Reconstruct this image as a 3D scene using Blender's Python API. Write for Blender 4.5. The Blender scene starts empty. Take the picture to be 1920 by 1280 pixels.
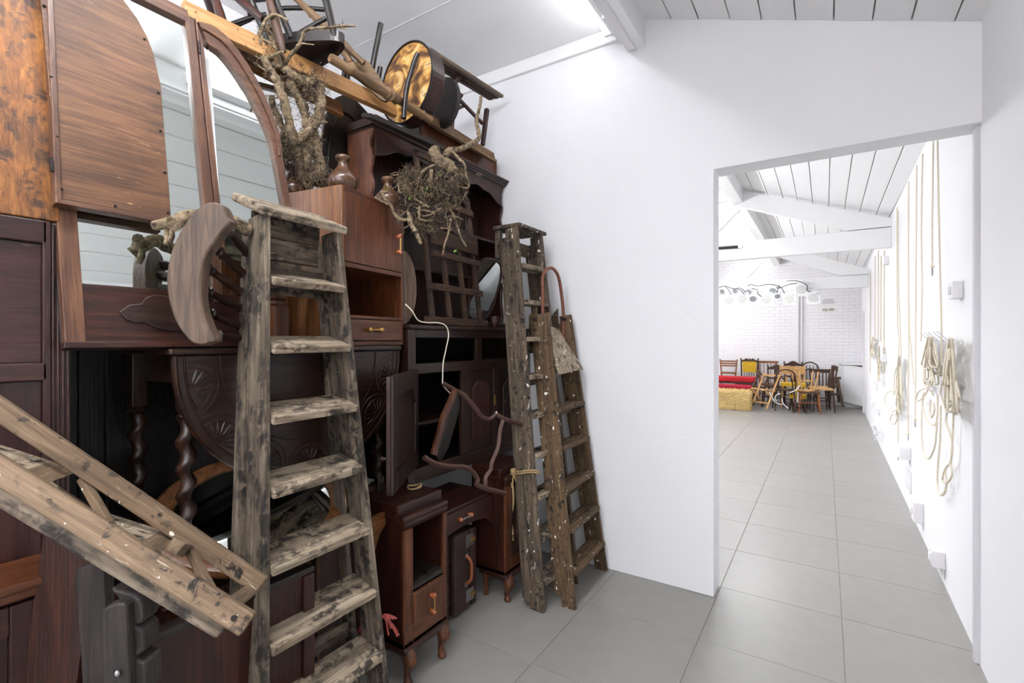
import bpy, math, random
from mathutils import Vector as V, Matrix as Mx
R = math.radians
random.seed(7)
scn = bpy.context.scene
col = scn.collection
# ---------------------------------------------------------------- camera
F, V0, YAW, H = 912.2, 636.75, 0.57205, 1.474        # focal length in pixels, horizon row, yaw, eye height
cam_d = bpy.data.cameras.new('camera')
cam_d.sensor_width = 36.0
cam_d.lens = F / 1920 * 36
cam_d.shift_y = -(640 - V0) / 1920
cam_d.clip_start = 0.02
cam = bpy.data.objects.new('camera', cam_d); col.objects.link(cam)
cam.location = (0, 0, H)
cam.rotation_euler = (R(90), 0, YAW)
scn.camera = cam
# ---------------------------------------------------------------- world, exposure, lamp strength
w = bpy.data.worlds.new('world'); scn.world = w; w.use_nodes = True
w.node_tree.nodes['Background'].inputs[0].default_value = (0.9, 0.93, 1.0, 1)
w.node_tree.nodes['Background'].inputs[1].default_value = 0.3
scn.view_settings.view_transform = 'Standard'
scn.view_settings.look = 'None'
scn.view_settings.exposure = 0.24
scn.view_settings.gamma = 1.0
scn.view_settings.use_curve_mapping = False
TUBE_NEAR, TUBE_BACK, TUBE_FAR = 17.0, 165.0, 230.0
# ---------------------------------------------------------------- helpers
S_, C_ = math.sin(YAW), math.cos(YAW)
def P(u, v, x=None, y=None, z=None, t=None):
    """point of the place that the photograph shows at pixel (u, v), on the plane x=, y= or z=, or t metres deep"""
    a, b = (u - 960) / F, (V0 - v) / F
    d = V((-S_ + C_ * a, C_ + S_ * a, b))
    if x is not None: k = x / d.x
    elif y is not None: k = y / d.y
    elif z is not None: k = (z - H) / d.z
    else: k = t
    return V((0, 0, H)) + d * k
MW = {}
class MB:
    def __init__(s, T=None): s.v = []; s.f = []; s.T = T
    def _a(s, vs, fs):
        o = len(s.v)
        if s.T is not None: vs = [s.T @ V(p) for p in vs]
        s.v += [tuple(p) for p in vs]; s.f += [tuple(i + o for i in f) for f in fs]
        return s
    def box(s, lo, hi, M=None):
        x0, y0, z0 = lo; x1, y1, z1 = hi
        vs = [(x0,y0,z0),(x1,y0,z0),(x1,y1,z0),(x0,y1,z0),(x0,y0,z1),(x1,y0,z1),(x1,y1,z1),(x0,y1,z1)]
        if M is not None: vs = [M @ V(p) for p in vs]
        return s._a(vs, [(0,3,2,1),(4,5,6,7),(0,1,5,4),(1,2,6,5),(2,3,7,6),(3,0,4,7)])
    def prism(s, pts, vec):
        n = len(pts); vec = V(vec)
        vs = [V(p) for p in pts] + [V(p) + vec for p in pts]
        nrm = V((0, 0, 0))
        for i in range(n): nrm += vs[i].cross(vs[(i + 1) % n])
        fs = [tuple(range(n - 1, -1, -1)), tuple(range(n, 2 * n))] + [(i, (i + 1) % n, n + (i + 1) % n, n + i) for i in range(n)]
        if nrm.dot(vec) < 0: fs = [f[::-1] for f in fs]
        return s._a(vs, fs)
    def tube(s, pts, rad, n=8, squash=1.0):
        pts = [V(p) for p in pts]; m = len(pts)
        if not hasattr(rad, '__len__'): rad = [rad] * m
        vs, fs = [], []; up = None
        for i in range(m):
            tg = (pts[min(i + 1, m - 1)] - pts[max(i - 1, 0)])
            tg = tg.normalized() if tg.length > 1e-9 else V((0, 0, 1))
            if up is None: up = tg.orthogonal().normalized()
            up = (up - tg * up.dot(tg)); up = up.normalized() if up.length > 1e-6 else tg.orthogonal().normalized()
            sd = tg.cross(up)
            for k in range(n):
                a = 2 * math.pi * k / n
                vs.append(pts[i] + (up * math.cos(a) + sd * math.sin(a) * squash) * rad[i])
        for i in range(m - 1):
            for k in range(n):
                a, b = i * n + k, i * n + (k + 1) % n
                fs.append((a, b, b + n, a + n))
        fs.append(tuple(range(n - 1, -1, -1))); fs.append(tuple((m - 1) * n + k for k in range(n)))
        return s._a(vs, fs)
    def strip(s, pts, w, t, up):
        """flat strip of width w (along up) and thickness t swept along pts"""
        pts = [V(p) for p in pts]; m = len(pts); up = V(up).normalized(); vs, fs = [], []
        for i in range(m):
            tg = (pts[min(i + 1, m - 1)] - pts[max(i - 1, 0)]).normalized()
            sd = tg.cross(up).normalized(); u2 = sd.cross(tg).normalized()
            for a, b in ((-1,-1),(1,-1),(1,1),(-1,1)): vs.append(pts[i] + sd * (a * t / 2) + u2 * (b * w / 2))
        for i in range(m - 1):
            for k in range(4):
                a, b = i * 4 + k, i * 4 + (k + 1) % 4
                fs.append((a, b, b + 4, a + 4))
        fs += [(3, 2, 1, 0), tuple((m - 1) * 4 + k for k in range(4))]
        return s._a(vs, fs)
    def lathe(s, a, b, prof, n=14):
        a, b = V(a), V(b); return s.tube([a.lerp(b, q[0]) for q in prof], [max(q[1], 1e-4) for q in prof], n)
    def ball(s, c, r, n=12, sc=(1, 1, 1)):
        c = V(c); m = n // 2; vs = []; fs = []
        for i in range(m + 1):
            p = math.pi * i / m
            for k in range(n):
                a = 2 * math.pi * k / n
                vs.append((c.x + r * sc[0] * math.sin(p) * math.cos(a), c.y + r * sc[1] * math.sin(p) * math.sin(a), c.z - r * sc[2] * math.cos(p)))
        for i in range(m):
            for k in range(n): fs.append((i*n+k, i*n+(k+1)%n, (i+1)*n+(k+1)%n, (i+1)*n+k))
        return s._a(vs, fs)
    def build(s, name, m, parent=None, frame=None, smooth=None, bevel=0.0):
        if frame is None:
            if parent is not None: frame = MW[parent]
            else:
                n = len(s.v); xs, ys, zs = zip(*s.v)
                frame = Mx.Translation(((min(xs)+max(xs))/2, (min(ys)+max(ys))/2, min(zs)))
        inv = frame.inverted()
        me = bpy.data.meshes.new(name)
        me.from_pydata([inv @ V(p) for p in s.v], [], s.f); me.validate(); me.update()
        o = bpy.data.objects.new(name, me); col.objects.link(o)
        if parent is not None:
            o.parent = parent; o.matrix_basis = MW[parent].inverted() @ frame
        else: o.matrix_basis = frame
        MW[o] = frame.copy()
        me.materials.append(MAT(m) if isinstance(m, str) else m)
        if smooth is not None:
            me.shade_smooth(); me.set_sharp_from_angle(angle=R(smooth))
        if bevel:
            b = o.modifiers.new('bevel', 'BEVEL'); b.width = bevel; b.segments = 2; b.limit_method = 'ANGLE'; b.angle_limit = R(40)
        return o
def tag(o, label=None, cat=None, group=None, kind=None):
    if label: o['label'] = label
    if cat: o['category'] = cat
    if group: o['group'] = group
    if kind: o['kind'] = kind
    return o
def thing(name, label, cat, loc, rotz=0, group=None):
    o = bpy.data.objects.new(name, None); col.objects.link(o)
    o.empty_display_size = 0.05
    o.location = loc; o.rotation_euler = (0, 0, rotz)
    MW[o] = Mx.Translation(V(loc)) @ Mx.Rotation(rotz, 4, 'Z')
    return tag(o, label, cat, group)
def frame_of(p0, p1, up):
    """matrix with x along p0->p1, z near up, origin in the middle"""
    p0, p1, up = V(p0), V(p1), V(up)
    x = (p1 - p0).normalized(); y = up.cross(x)
    y = y.normalized() if y.length > 1e-6 else x.orthogonal().normalized()
    z = x.cross(y)
    M = Mx((x, y, z)).transposed().to_4x4(); M.translation = (p0 + p1) / 2
    return M
def board(name, p0, p1, w, t, up, m, parent=None, bevel=0.003, taper=1.0):
    """plank from p0 to p1: width w across, thickness t along up; grain along its length"""
    M = frame_of(p0, p1, up); L = (V(p1) - V(p0)).length / 2
    q = MB()
    a, b = w / 2, w / 2 * taper
    vs = [(-L,-a,-t/2),(L,-b,-t/2),(L,b,-t/2),(-L,a,-t/2),(-L,-a,t/2),(L,-b,t/2),(L,b,t/2),(-L,a,t/2)]
    q._a([M @ V(p) for p in vs], [(0,3,2,1),(4,5,6,7),(0,1,5,4),(1,2,6,5),(2,3,7,6),(3,0,4,7)])
    return q.build(name, m, parent, M, bevel=bevel)
def turned(name, p0, p1, prof, m, parent=None, n=14):
    M = frame_of(p0, p1, (0.3, 0.2, 1)); q = MB(); q.lathe(p0, p1, prof, n)
    return q.build(name, m, parent, M, smooth=50)
def smoothpath(pts, k=6):
    pts = [V(p) for p in pts]; out = []
    n = len(pts)
    for i in range(n - 1):
        p0, p1, p2, p3 = pts[max(i-1,0)], pts[i], pts[i+1], pts[min(i+2,n-1)]
        for j in range(k):
            t = j / k
            out.append(0.5*((2*p1)+(p2-p0)*t+(2*p0-5*p1+4*p2-p3)*t*t+(3*p1-p0-3*p2+p3)*t*t*t))
    out.append(pts[-1]); return out
# ---------------------------------------------------------------- materials
def lin(c):
    return tuple(((x/255)/12.92 if x/255 <= .04045 else ((x/255+.055)/1.055)**2.4) for x in c) + (1,)
MATS, SPEC = {}, {}
def MAT(n):
    if n not in MATS: MATS[n] = SPEC[n.split('|')[0]](n)
    return MATS[n]
def newmat(n):
    m = bpy.data.materials.new(n); m.use_nodes = True
    nt = m.node_tree; return m, nt, nt.nodes['Principled BSDF']
def plain(name, c, rough=.6, metal=0.0, bump=0.0, bscale=60, var=0.0, spec=.5, coat=0.0):
    def mk(n):
        m, nt, b = newmat(n); N = nt.nodes; L = nt.links
        b.inputs['Base Color'].default_value = lin(c); b.inputs['Roughness'].default_value = rough
        b.inputs['Metallic'].default_value = metal; b.inputs['Specular IOR Level'].default_value = spec
        b.inputs['Coat Weight'].default_value = coat
        if bump or var:
            tc = N.new('ShaderNodeTexCoord'); nz = N.new('ShaderNodeTexNoise'); nz.inputs['Scale'].default_value = bscale
            nz.inputs['Detail'].default_value = 6; L.new(tc.outputs['Object'], nz.inputs['Vector'])
            if bump:
                bp = N.new('ShaderNodeBump'); bp.inputs['Strength'].default_value = bump; bp.inputs['Distance'].default_value = .01
                L.new(nz.outputs['Fac'], bp.inputs['Height']); L.new(bp.outputs['Normal'], b.inputs['Normal'])
            if var:
                hs = N.new('ShaderNodeHueSaturation'); hs.inputs['Color'].default_value = lin(c)
                mr = N.new('ShaderNodeMapRange'); mr.inputs['From Min'].default_value = .3; mr.inputs['From Max'].default_value = .7
                mr.inputs['To Min'].default_value = 1 - var; mr.inputs['To Max'].default_value = 1 + var
                L.new(nz.outputs['Fac'], mr.inputs['Value']); L.new(mr.outputs['Result'], hs.inputs['Value']); L.new(hs.outputs['Color'], b.inputs['Base Color'])
        return m
    SPEC[name] = mk
def emit(name, c, s):
    def mk(n):
        m, nt, b = newmat(n)
        b.inputs['Base Color'].default_value = lin((240, 240, 240))
        b.inputs['Emission Color'].default_value = lin(c); b.inputs['Emission Strength'].default_value = s
        return m
    SPEC[name] = mk
def wood(name, dark, mid, light, rough=.45, scale=1.0, wear=0.0, wearc=(200,170,130), paint=0.0, paintc=(225,222,212), grime=0.0, grimec=(26,22,18), bump=.25, coat=0.0, blotch=.35):
    """wood with grain along the local axis named after the bar: name|x, name|y, name|z"""
    def mk(n):
        ax = n.split('|')[1] if '|' in n else 'x'
        m, nt, b = newmat(n); N = nt.nodes; L = nt.links
        tc = N.new('ShaderNodeTexCoord'); oi = N.new('ShaderNodeObjectInfo')
        mu = N.new('ShaderNodeMath'); mu.operation = 'MULTIPLY'; mu.inputs[1].default_value = 31.7
        L.new(oi.outputs['Random'], mu.inputs[0])
        ad = N.new('ShaderNodeVectorMath'); ad.operation = 'ADD'
        L.new(tc.outputs['Object'], ad.inputs[0]); L.new(mu.outputs[0], ad.inputs[1])
        def mapped(al, ac):
            mp = N.new('ShaderNodeMapping'); sc = [ac * scale] * 3; sc['xyz'.index(ax)] = al * scale
            mp.inputs['Scale'].default_value = sc; L.new(ad.outputs[0], mp.inputs['Vector']); return mp.outputs['Vector']
        def noise(vec, s, det=6, dist=0.0, rg=.6):
            z = N.new('ShaderNodeTexNoise'); z.inputs['Scale'].default_value = s; z.inputs['Detail'].default_value = det
            z.inputs['Distortion'].default_value = dist; z.inputs['Roughness'].default_value = rg
            L.new(vec, z.inputs['Vector']); return z.outputs['Fac']
        def ramp(fac, stops):
            r = N.new('ShaderNodeValToRGB'); e = r.color_ramp.elements
            e[0].position, e[0].color = stops[0]; e[1].position, e[1].color = stops[-1]
            for p, c in stops[1:-1]:
                q = e.new(p); q.color = c
            L.new(fac, r.inputs['Fac']); return r.outputs['Color']
        def mix(fac, a, bb, mode='MIX'):
            x = N.new('ShaderNodeMix'); x.data_type = 'RGBA'; x.blend_type = mode
            if isinstance(fac, float): x.inputs['Factor'].default_value = fac
            else: L.new(fac, x.inputs['Factor'])
            for k, q in ((6, a), (7, bb)):
                if isinstance(q, tuple): x.inputs[k].default_value = q
                else: L.new(q, x.inputs[k])
            return x.outputs[2]
        W1, K0 = (1, 1, 1, 1), (0, 0, 0, 1)
        g = noise(mapped(1.6, 22), 2.2, 8, .9, .65)
        fine = noise(mapped(6, 160), 1.0, 3, .2)
        c = ramp(g, [(.28, lin(dark)), (.5, lin(mid)), (.74, lin(light))])
        c = mix(.45, c, ramp(fine, [(.3, (.45,.45,.45,1)), (.62, (1.1,1.1,1.1,1))]), 'MULTIPLY')
        bl = noise(ad.outputs[0], 3.1, 4)
        c = mix(float(blotch), c, ramp(bl, [(.3, (.3,.27,.25,1)), (.65, (1.15,1.12,1.1,1))]), 'MULTIPLY')
        if grime:
            f = ramp(noise(ad.outputs[0], 26, 5, .4), [(.62 - grime*.25, K0), (.68 - grime*.22, W1)])
            f2 = ramp(noise(mapped(5, 14), 1.5, 4), [(.42, K0), (.6, W1)])
            c = mix(mix(1.0, f, f2, 'MULTIPLY'), c, lin(grimec))
        if wear:
            f = ramp(noise(mapped(9, 75), 1.0, 4, .6), [(.72 - wear*.16, K0), (.78 - wear*.13, W1)])
            f2 = ramp(noise(ad.outputs[0], 4.3, 3), [(.45, K0), (.62, W1)])
            c = mix(mix(1.0, f, f2, 'MULTIPLY'), c, lin(wearc))
        if paint:
            vo = N.new('ShaderNodeTexVoronoi'); vo.inputs['Scale'].default_value = 34
            wv = N.new('ShaderNodeMapping'); sc = [1.0] * 3; sc['xyz'.index(ax)] = .55; wv.inputs['Scale'].default_value = sc
            dn = N.new('ShaderNodeTexNoise'); dn.inputs['Scale'].default_value = 22; L.new(ad.outputs[0], dn.inputs['Vector'])
            mx = N.new('ShaderNodeVectorMath'); mx.operation = 'MULTIPLY_ADD'; mx.inputs[1].default_value = (.05,.05,.05)
            L.new(dn.outputs['Color'], mx.inputs[0]); L.new(ad.outputs[0], mx.inputs[2])
            L.new(mx.outputs[0], wv.inputs['Vector']); L.new(wv.outputs[0], vo.inputs['Vector'])
            sub = N.new('ShaderNodeMath'); sub.operation = 'SUBTRACT'
            L.new(vo.outputs['Distance'], sub.inputs[0])
            sz = N.new('ShaderNodeSeparateColor'); L.new(vo.outputs['Color'], sz.inputs[0])
            pw = N.new('ShaderNodeMath'); pw.operation = 'POWER'; pw.inputs[1].default_value = 4; L.new(sz.outputs[0], pw.inputs[0])
            p2 = N.new('ShaderNodeMath'); p2.operation = 'MULTIPLY'; p2.inputs[1].default_value = .32 * paint; L.new(pw.outputs[0], p2.inputs[0])
            L.new(p2.outputs[0], sub.inputs[1])
            f = ramp(sub.outputs[0], [(0.0, W1), (.03, K0)])
            c = mix(f, c, lin(paintc))
            f3 = ramp(noise(mapped(16, 42), 1.0, 4, 1.0), [(.74 - paint*.1, K0), (.78 - paint*.1, W1)])
            c = mix(f3, c, lin(paintc))
        L.new(c, b.inputs['Base Color'])
        b.inputs['Roughness'].default_value = rough; b.inputs['Specular IOR Level'].default_value = .32; b.inputs['Coat Weight'].default_value = coat * .6; b.inputs['Coat Roughness'].default_value = .18
        bp = N.new('ShaderNodeBump'); bp.inputs['Strength'].default_value = bump; bp.inputs['Distance'].default_value = .004
        L.new(fine, bp.inputs['Height']); L.new(bp.outputs['Normal'], b.inputs['Normal'])
        return m
    SPEC[name] = mk
plain('white_wall', (236, 236, 238), .75, bump=.12, bscale=35)
plain('white_gloss', (238, 238, 238), .4)
plain('white_board', (236, 236, 236), .55, bump=.15, bscale=14)
plain('grey_jamb', (205, 203, 208), .6)
plain('white_plastic', (228, 226, 228), .45)
plain('tile', (139, 137, 132), .34, bump=.03, bscale=9, var=.035)
plain('tile_b', (138, 136, 131), .35, bump=.03, bscale=9, var=.04)
plain('grout', (172, 168, 160), .85)
plain('iron', (38, 34, 32), .5, .8)
plain('brass', (176, 140, 78), .35, .9)
plain('steel', (150, 150, 152), .3, .9)
plain('black_cable', (22, 22, 24), .6)
plain('dark_void', (12, 9, 8), .9)
plain('mirror', (232, 240, 238), .015, 1.0)
plain('grey_back', (92, 94, 88), .8, var=.2, bscale=12)
emit('tube_near', (250, 251, 255), TUBE_NEAR)
emit('tube_back', (250, 251, 255), TUBE_BACK)
emit('tube_far', (250, 251, 255), TUBE_FAR)
wood('mahogany', (20,9,6), (42,19,12), (69,35,22), .4, coat=.15, wear=.15, wearc=(150,96,62))
wood('walnut', (40,20,9), (79,42,22), (110,65,37), .38, coat=.2, wear=.12, wearc=(190,140,96))
wood('golden', (59,34,16), (99,61,32), (131,88,50), .4, coat=.2, wear=.15, wearc=(206,164,110))
wood('darkoak', (16,8,5), (34,19,11), (59,35,22), .4, coat=.18, wear=.2, wearc=(110,80,56))
wood('blackwood', (11,9,9), (27,22,20), (46,38,35), .4, coat=.2, wear=.2, wearc=(90,78,70))
wood('greywood', (20,17,16), (39,34,32), (61,53,49), .6, wear=.25, wearc=(110,98,86), grime=.3)
wood('mirrorframe', (48,29,20), (79,52,37), (105,74,53), .45, coat=.1, wear=.1)
wood('panelback', (55,34,21), (89,59,37), (116,82,54), .55, wear=.35, wearc=(206,166,120), blotch=.6)
wood('orangeply', (63,34,13), (114,70,27), (148,101,48), .55, wear=.3, wearc=(200,160,100), grime=.5, grimec=(40,22,12), blotch=.9)
wood('purplewood', (28,15,14), (46,26,23), (67,40,34), .4, coat=.2, wear=.1)
wood('oldladder', (49,41,35), (94,83,70), (135,123,107), .8, grime=.8, grimec=(30,26,22), wear=.3, wearc=(196,182,158), bump=.6)
wood('oldtread', (95,82,66), (142,127,108), (180,167,146), .85, grime=.75, grimec=(48,42,36), wear=.35, wearc=(214,204,186), bump=.6)
wood('bunwood', (36,21,11), (72,45,26), (106,72,44), .28, coat=.5)
wood('paintladder', (49,42,34), (86,74,61), (120,106,89), .8, grime=.45, paint=.8, wear=.3, wearc=(190,176,150), bump=.5)
wood('paintladder_b', (51,39,28), (89,70,49), (122,99,72), .75, grime=.35, paint=.8, wear=.3, wearc=(196,176,140), bump=.5)
wood('tanladder', (72,58,43), (108,89,69), (134,115,92), .75, grime=.3, paint=.55, wear=.35, wearc=(214,202,180), bump=.4)
wood('tantread', (110,94,75), (153,138,118), (180,169,151), .8, grime=.5, paint=.9, wear=.5, wearc=(226,218,204), bump=.5)
wood('elm', (59,47,37), (93,76,61), (122,103,84), .6, scale=.8, bump=.4, blotch=.2)
wood('yellowplank', (126,88,51), (162,120,75), (188,149,102), .5, grime=.15, grimec=(84,54,28), wear=.15, wearc=(236,220,190), blotch=.25)
wood('tanturned', (66,50,33), (107,83,57), (138,112,81), .55, wear=.2)
wood('fencewood', (35,24,17), (63,43,30), (90,64,46), .8, grime=.5, wear=.2, wearc=(150,112,78), bump=.5)
wood('bark', (64,53,41), (120,104,82), (172,154,126), .9, scale=1.6, grime=.5, grimec=(46,36,26), bump=.9)
wood('palewood', (176,128,78), (206,160,106), (226,188,138), .5)
wood('chairbrown', (92,52,28), (140,86,50), (172,116,74), .5)
wood('chairdark', (38,26,20), (70,48,36), (98,70,54), .5)
plain('rootfibre', (112, 95, 72), .95, var=.4, bscale=9)
plain('rootfibre_dark', (54, 43, 32), .95, var=.4, bscale=9)  # dark tone puts shade into the gaps among the roots
plain('leaf', (88, 122, 38), .6)
wood('bowelm', (44,34,27), (78,62,50), (106,88,72), .55, scale=1.5, bump=.3, blotch=.25)
plain('rope', (214, 204, 184), .85, var=.08, bscale=40)
plain('jute', (150, 126, 88), .9, var=.15, bscale=60)
plain('red_rope', (118, 46, 40), .9, var=.2, bscale=60)
plain('white_cable', (222, 212, 192), .5)
plain('mustard', (196, 158, 34), .9, var=.15, bscale=30)
plain('crimson', (150, 10, 42), .9, var=.15, bscale=8)
plain('scarlet', (168, 22, 34), .9, var=.15, bscale=8)
plain('rust_tube', (112, 66, 50), .6, .3, var=.5, bscale=70)
plain('bakelite', (138, 74, 42), .25, var=.25, bscale=60, coat=.4)
plain('leather', (44, 24, 20), .5, bump=.3, bscale=90, var=.3)
plain('leather_handle', (132, 72, 36), .5)
plain('plum_metal', (72, 48, 40), .45, .2, var=.15, bscale=40)
plain('lens', (196, 196, 192), .3, .0, bump=.6, bscale=160)
plain('can_inside', (150, 154, 156), .5)
plain('spot_white', (236, 236, 238), .45)
plain('brick_white', (240, 239, 241), .7)
plain('niche_brick', (176, 170, 150), .9, var=.4, bscale=30)
# ================================================================ THE ROOM
def struct(o, label=None): 
    o['kind'] = 'structure'
    if label: o['label'] = label
    return o
XL, XR, YB, YW, YD = -3.0, 0.59, -3.2, 2.969, 3.13       # near room: left, right, back, doorway wall (front and back face)
XFL, YF = -5.2, 13.2                                     # far room: left wall, end wall
DX, DZ = -0.5375, 2.45                                   # doorway: left jamb, head
def far_x(y): return 0.573 + 0.0078 * y                  # far room's right wall runs very slightly out of square
ZC = 3.46
def slope_z(x): return 3.445 - 0.363 * (x + 0.917)
# floor and its tiles
fl = struct(MB().box((XFL - .1, YB - .1, -.08), (1.0, YF + .1, -.005)).build('floor', 'grout'), 'grey porcelain tiled floor running through both rooms')
OX, OY, TS = -1.7243, 2.5160, 0.5995
k = 0
tile_mesh = {}
ix0, ix1 = math.floor((XFL - OX) / TS) - 1, math.ceil((.8 - OX) / TS) + 1
iy0, iy1 = math.floor((YB - OY) / TS) - 1, math.ceil((YF - OY) / TS) + 1
for i in range(ix0, ix1):
    for j in range(iy0, iy1):
        x0, x1, y0, y1 = OX + i * TS, OX + (i + 1) * TS, OY + j * TS, OY + (j + 1) * TS
        lo_x = XL if y1 < YD + .3 else XFL
        if y0 >= YW and y0 < YD + .3: lo_x = XFL
        x0, x1 = max(x0, lo_x), min(x1, 0.66 if y0 > 3 else .63); y0, y1 = max(y0, YB), min(y1, YF)
        if x1 - x0 < .02 or y1 - y0 < .02: continue
        if y0 < 0 and x0 < -1.9: continue                 # under the furniture, out of sight
        if y0 > YD and x1 < -3.4 : continue               # behind the partition, never in view
        key = (round(x1 - x0, 3), round(y1 - y0, 3), (i * 7 + j * 3) % 2)
        if key not in tile_mesh:
            a, b, g = (x1 - x0) / 2 - .0016, (y1 - y0) / 2 - .0016, .0012
            q = MB(); vs = [(-a,-b,-.006),(a,-b,-.006),(a,b,-.006),(-a,b,-.006),(-a,-b,-g),(a,-b,-g),(a,b,-g),(-a,b,-g),(-a+g,-b+g,0),(a-g,-b+g,0),(a-g,b-g,0),(-a+g,b-g,0)]
            me = bpy.data.meshes.new('tile')
            me.from_pydata(vs, [], [(8,9,10,11)] + [(p, (p+1) % 4, (p+1) % 4 + 4, p + 4) for p in range(4)] + [(p+4, (p+1) % 4 + 4, (p+1) % 4 + 8, p + 8) for p in range(4)])
            me.materials.append(MAT('tile' if key[2] else 'tile_b')); tile_mesh[key] = me
        o = bpy.data.objects.new('tile', tile_mesh[key]); col.objects.link(o); o.parent = fl
        o.matrix_basis = MW[fl].inverted() @ Mx.Translation(((x0 + x1) / 2, (y0 + y1) / 2, 0))
# near room walls
struct(MB().box((XL - .15, YB, 0), (XL, YW, ZC + .1)).build('wall_left', 'white_wall'))
struct(MB().box((XR, YB, 0), (XR + .25, 3.02, ZC)).build('wall_right', 'white_wall'), 'white plastered wall close to the right of the camera')
struct(MB().box((XL - .15, YB - .15, 0), (XR + .25, YB, ZC + .1)).build('wall_back', 'white_wall'))
wf = MB().prism([(XFL, YW, 0), (DX, YW, 0), (DX, YW, DZ), (.84, YW, DZ), (.84, YW, ZC + .1), (XFL, YW, ZC + .1)], (0, YD - YW, 0))
struct(wf.build('wall_doorway', 'white_wall', bevel=.004), 'white plastered partition wall with a wide open doorway')
struct(MB().box((.572, 3.005, 0), (.61, 3.045, DZ)).build('trim_1', 'grey_jamb', bevel=.003), 'pale grey upright jamb strip of the doorway')
# ceilings
cl = struct(MB().box((XL - .15, YB, ZC), (-.93, YW, ZC + .08)).build('ceiling_flat', 'white_gloss'), 'smooth white flat ceiling over the furniture')
for y in (-.25, 1.0, 2.2):
    MB().box((XL, y - .002, ZC - .0035), (-1.05, y + .002, ZC)).build('panel_joint', 'grey_jamb', cl)
def sloped(y0, y1, xs, name, label, xr):
    zt = slope_z(xs[0]); n = V((.363, 0, 1)).normalized()
    pts = [(xs[0], y0, slope_z(xs[0]) + .03), (xr + .1, y0, slope_z(xr + .1) + .03), (xr + .1, y0, slope_z(xr + .1) + .11), (xs[0], y0, slope_z(xs[0]) + .11)]
    c = struct(MB().prism(pts, (0, y1 - y0, 0)).build(name, 'white_board'), label)
    for a, b in zip(xs[:-1], xs[1:]):
        a += .003; b -= .003; dz = random.uniform(-.003, .003)
        MB().prism([(a, y0, slope_z(a) + dz), (b, y0, slope_z(b) + dz), (b, y0, slope_z(b) + .028), (a, y0, slope_z(a) + .028)], (0, y1 - y0, 0)).build('plank', 'white_board', c, bevel=.003)
XS = [-.94, -.775, -.619, -.45, -.292, -.131, .036, .195, .344, .498, .61]
sloped(YB, YW, XS, 'ceiling_sloped', 'white painted board ceiling sloping down to the right wall', XR)
sloped(YD, YF, XS[:-1] + [.62, .72], 'ceiling_far', 'white painted board ceiling sloping over the far room', .66)
struct(MB().box((XFL - .15, YD, ZC), (-.93, YF, ZC + .08)).build('ceiling_far_flat', 'white_gloss'))
# ridge beam through both rooms
bm = MB().box((-1.045, YB, 3.285), (-.932, YW, ZC + .02))
o = struct(bm.build('trim_2', 'white_gloss', bevel=.004), 'white boxed ridge beam along the ceiling break')
MB().box((-1.035, YB, 3.268), (-.985, YW - .03, 3.285)).build('conduit', 'white_plastic', o, bevel=.003)
MB().box((-1.075, YW - .35, 3.31), (-1.045, YW - .06, 3.36)).build('junction_box', 'white_plastic', o, bevel=.003)
struct(MB().box((-1.03, YD, 3.25), (-.9, YF, ZC + .02)).build('trim_3', 'white_gloss', bevel=.004), 'white ridge beam of the far room')
struct(MB().box((XL, YW - .025, 3.37), (-1.05, YW, ZC)).build('trim_4', 'white_gloss', bevel=.004), 'white batten along the top of the partition wall')
# strip lamps
def strip_lamp(x, y0, y1, z, mat, label, group=None, hang=False):
    t = thing('strip_lamp', label, 'lamp', (x, (y0 + y1) / 2, z), 0, group)
    if hang: MB().box((x - .018, y0 - .03, z + .025), (x + .010, y1 + .03, z + .05)).build('batten', 'white_plastic', t, bevel=.004)
    else: MB().box((x + .02, y0 - .03, z - .02), (x + .075, y1 + .03, z + .05)).build('batten', 'white_plastic', t, bevel=.004)
    for y in (y0, y1):
        MB().box((x - .02, y - .012, z - .022), (x + .03, y + .012, z + .022)).build('end_cap', 'white_plastic', t, bevel=.003)
    MB().tube([(x - .004, y0 + .012, z), (x - .004, y1 - .012, z)], .016, 12).build('tube', mat, t, smooth=50)
    return t
strip_lamp(-1.122, 1.36, 2.83, 3.36, 'tube_near', 'lit fluorescent strip lamp on the ridge beam nearest the doorway wall')
strip_lamp(-1.122, -.4, 1.1, 3.36, 'tube_back', 'unseen fluorescent strip lamp on the ridge beam above the camera, bright as fill')  # unseen further lamps of the row, made bright to fill the room
strip_lamp(-1.122, -2.2, -.7, 3.36, 'tube_back', 'unseen fluorescent strip lamp added on the ridge beam at the back of the room')  # out of view behind the camera, added for even brightness
for i, (a, b) in enumerate(((3.9, 5.4), (7.4, 8.6), (9.0, 10.3))):
    strip_lamp(-1.105, a, b, 3.35, 'tube_far', ['lit fluorescent strip lamp seen at the top left of the doorway', 'fluorescent strip lamp behind the first roof truss of the far room', 'fluorescent strip lamp between the two roof trusses of the far room', 'fluorescent strip lamp beyond the second roof truss of the far room'][i])
strip_lamp(-2.35, -2.4, -.9, 3.40, 'tube_back', 'unseen fluorescent strip lamp added on the flat ceiling at the back of the room')  # unseen extra lamp, added to even out the room's brightness

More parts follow.
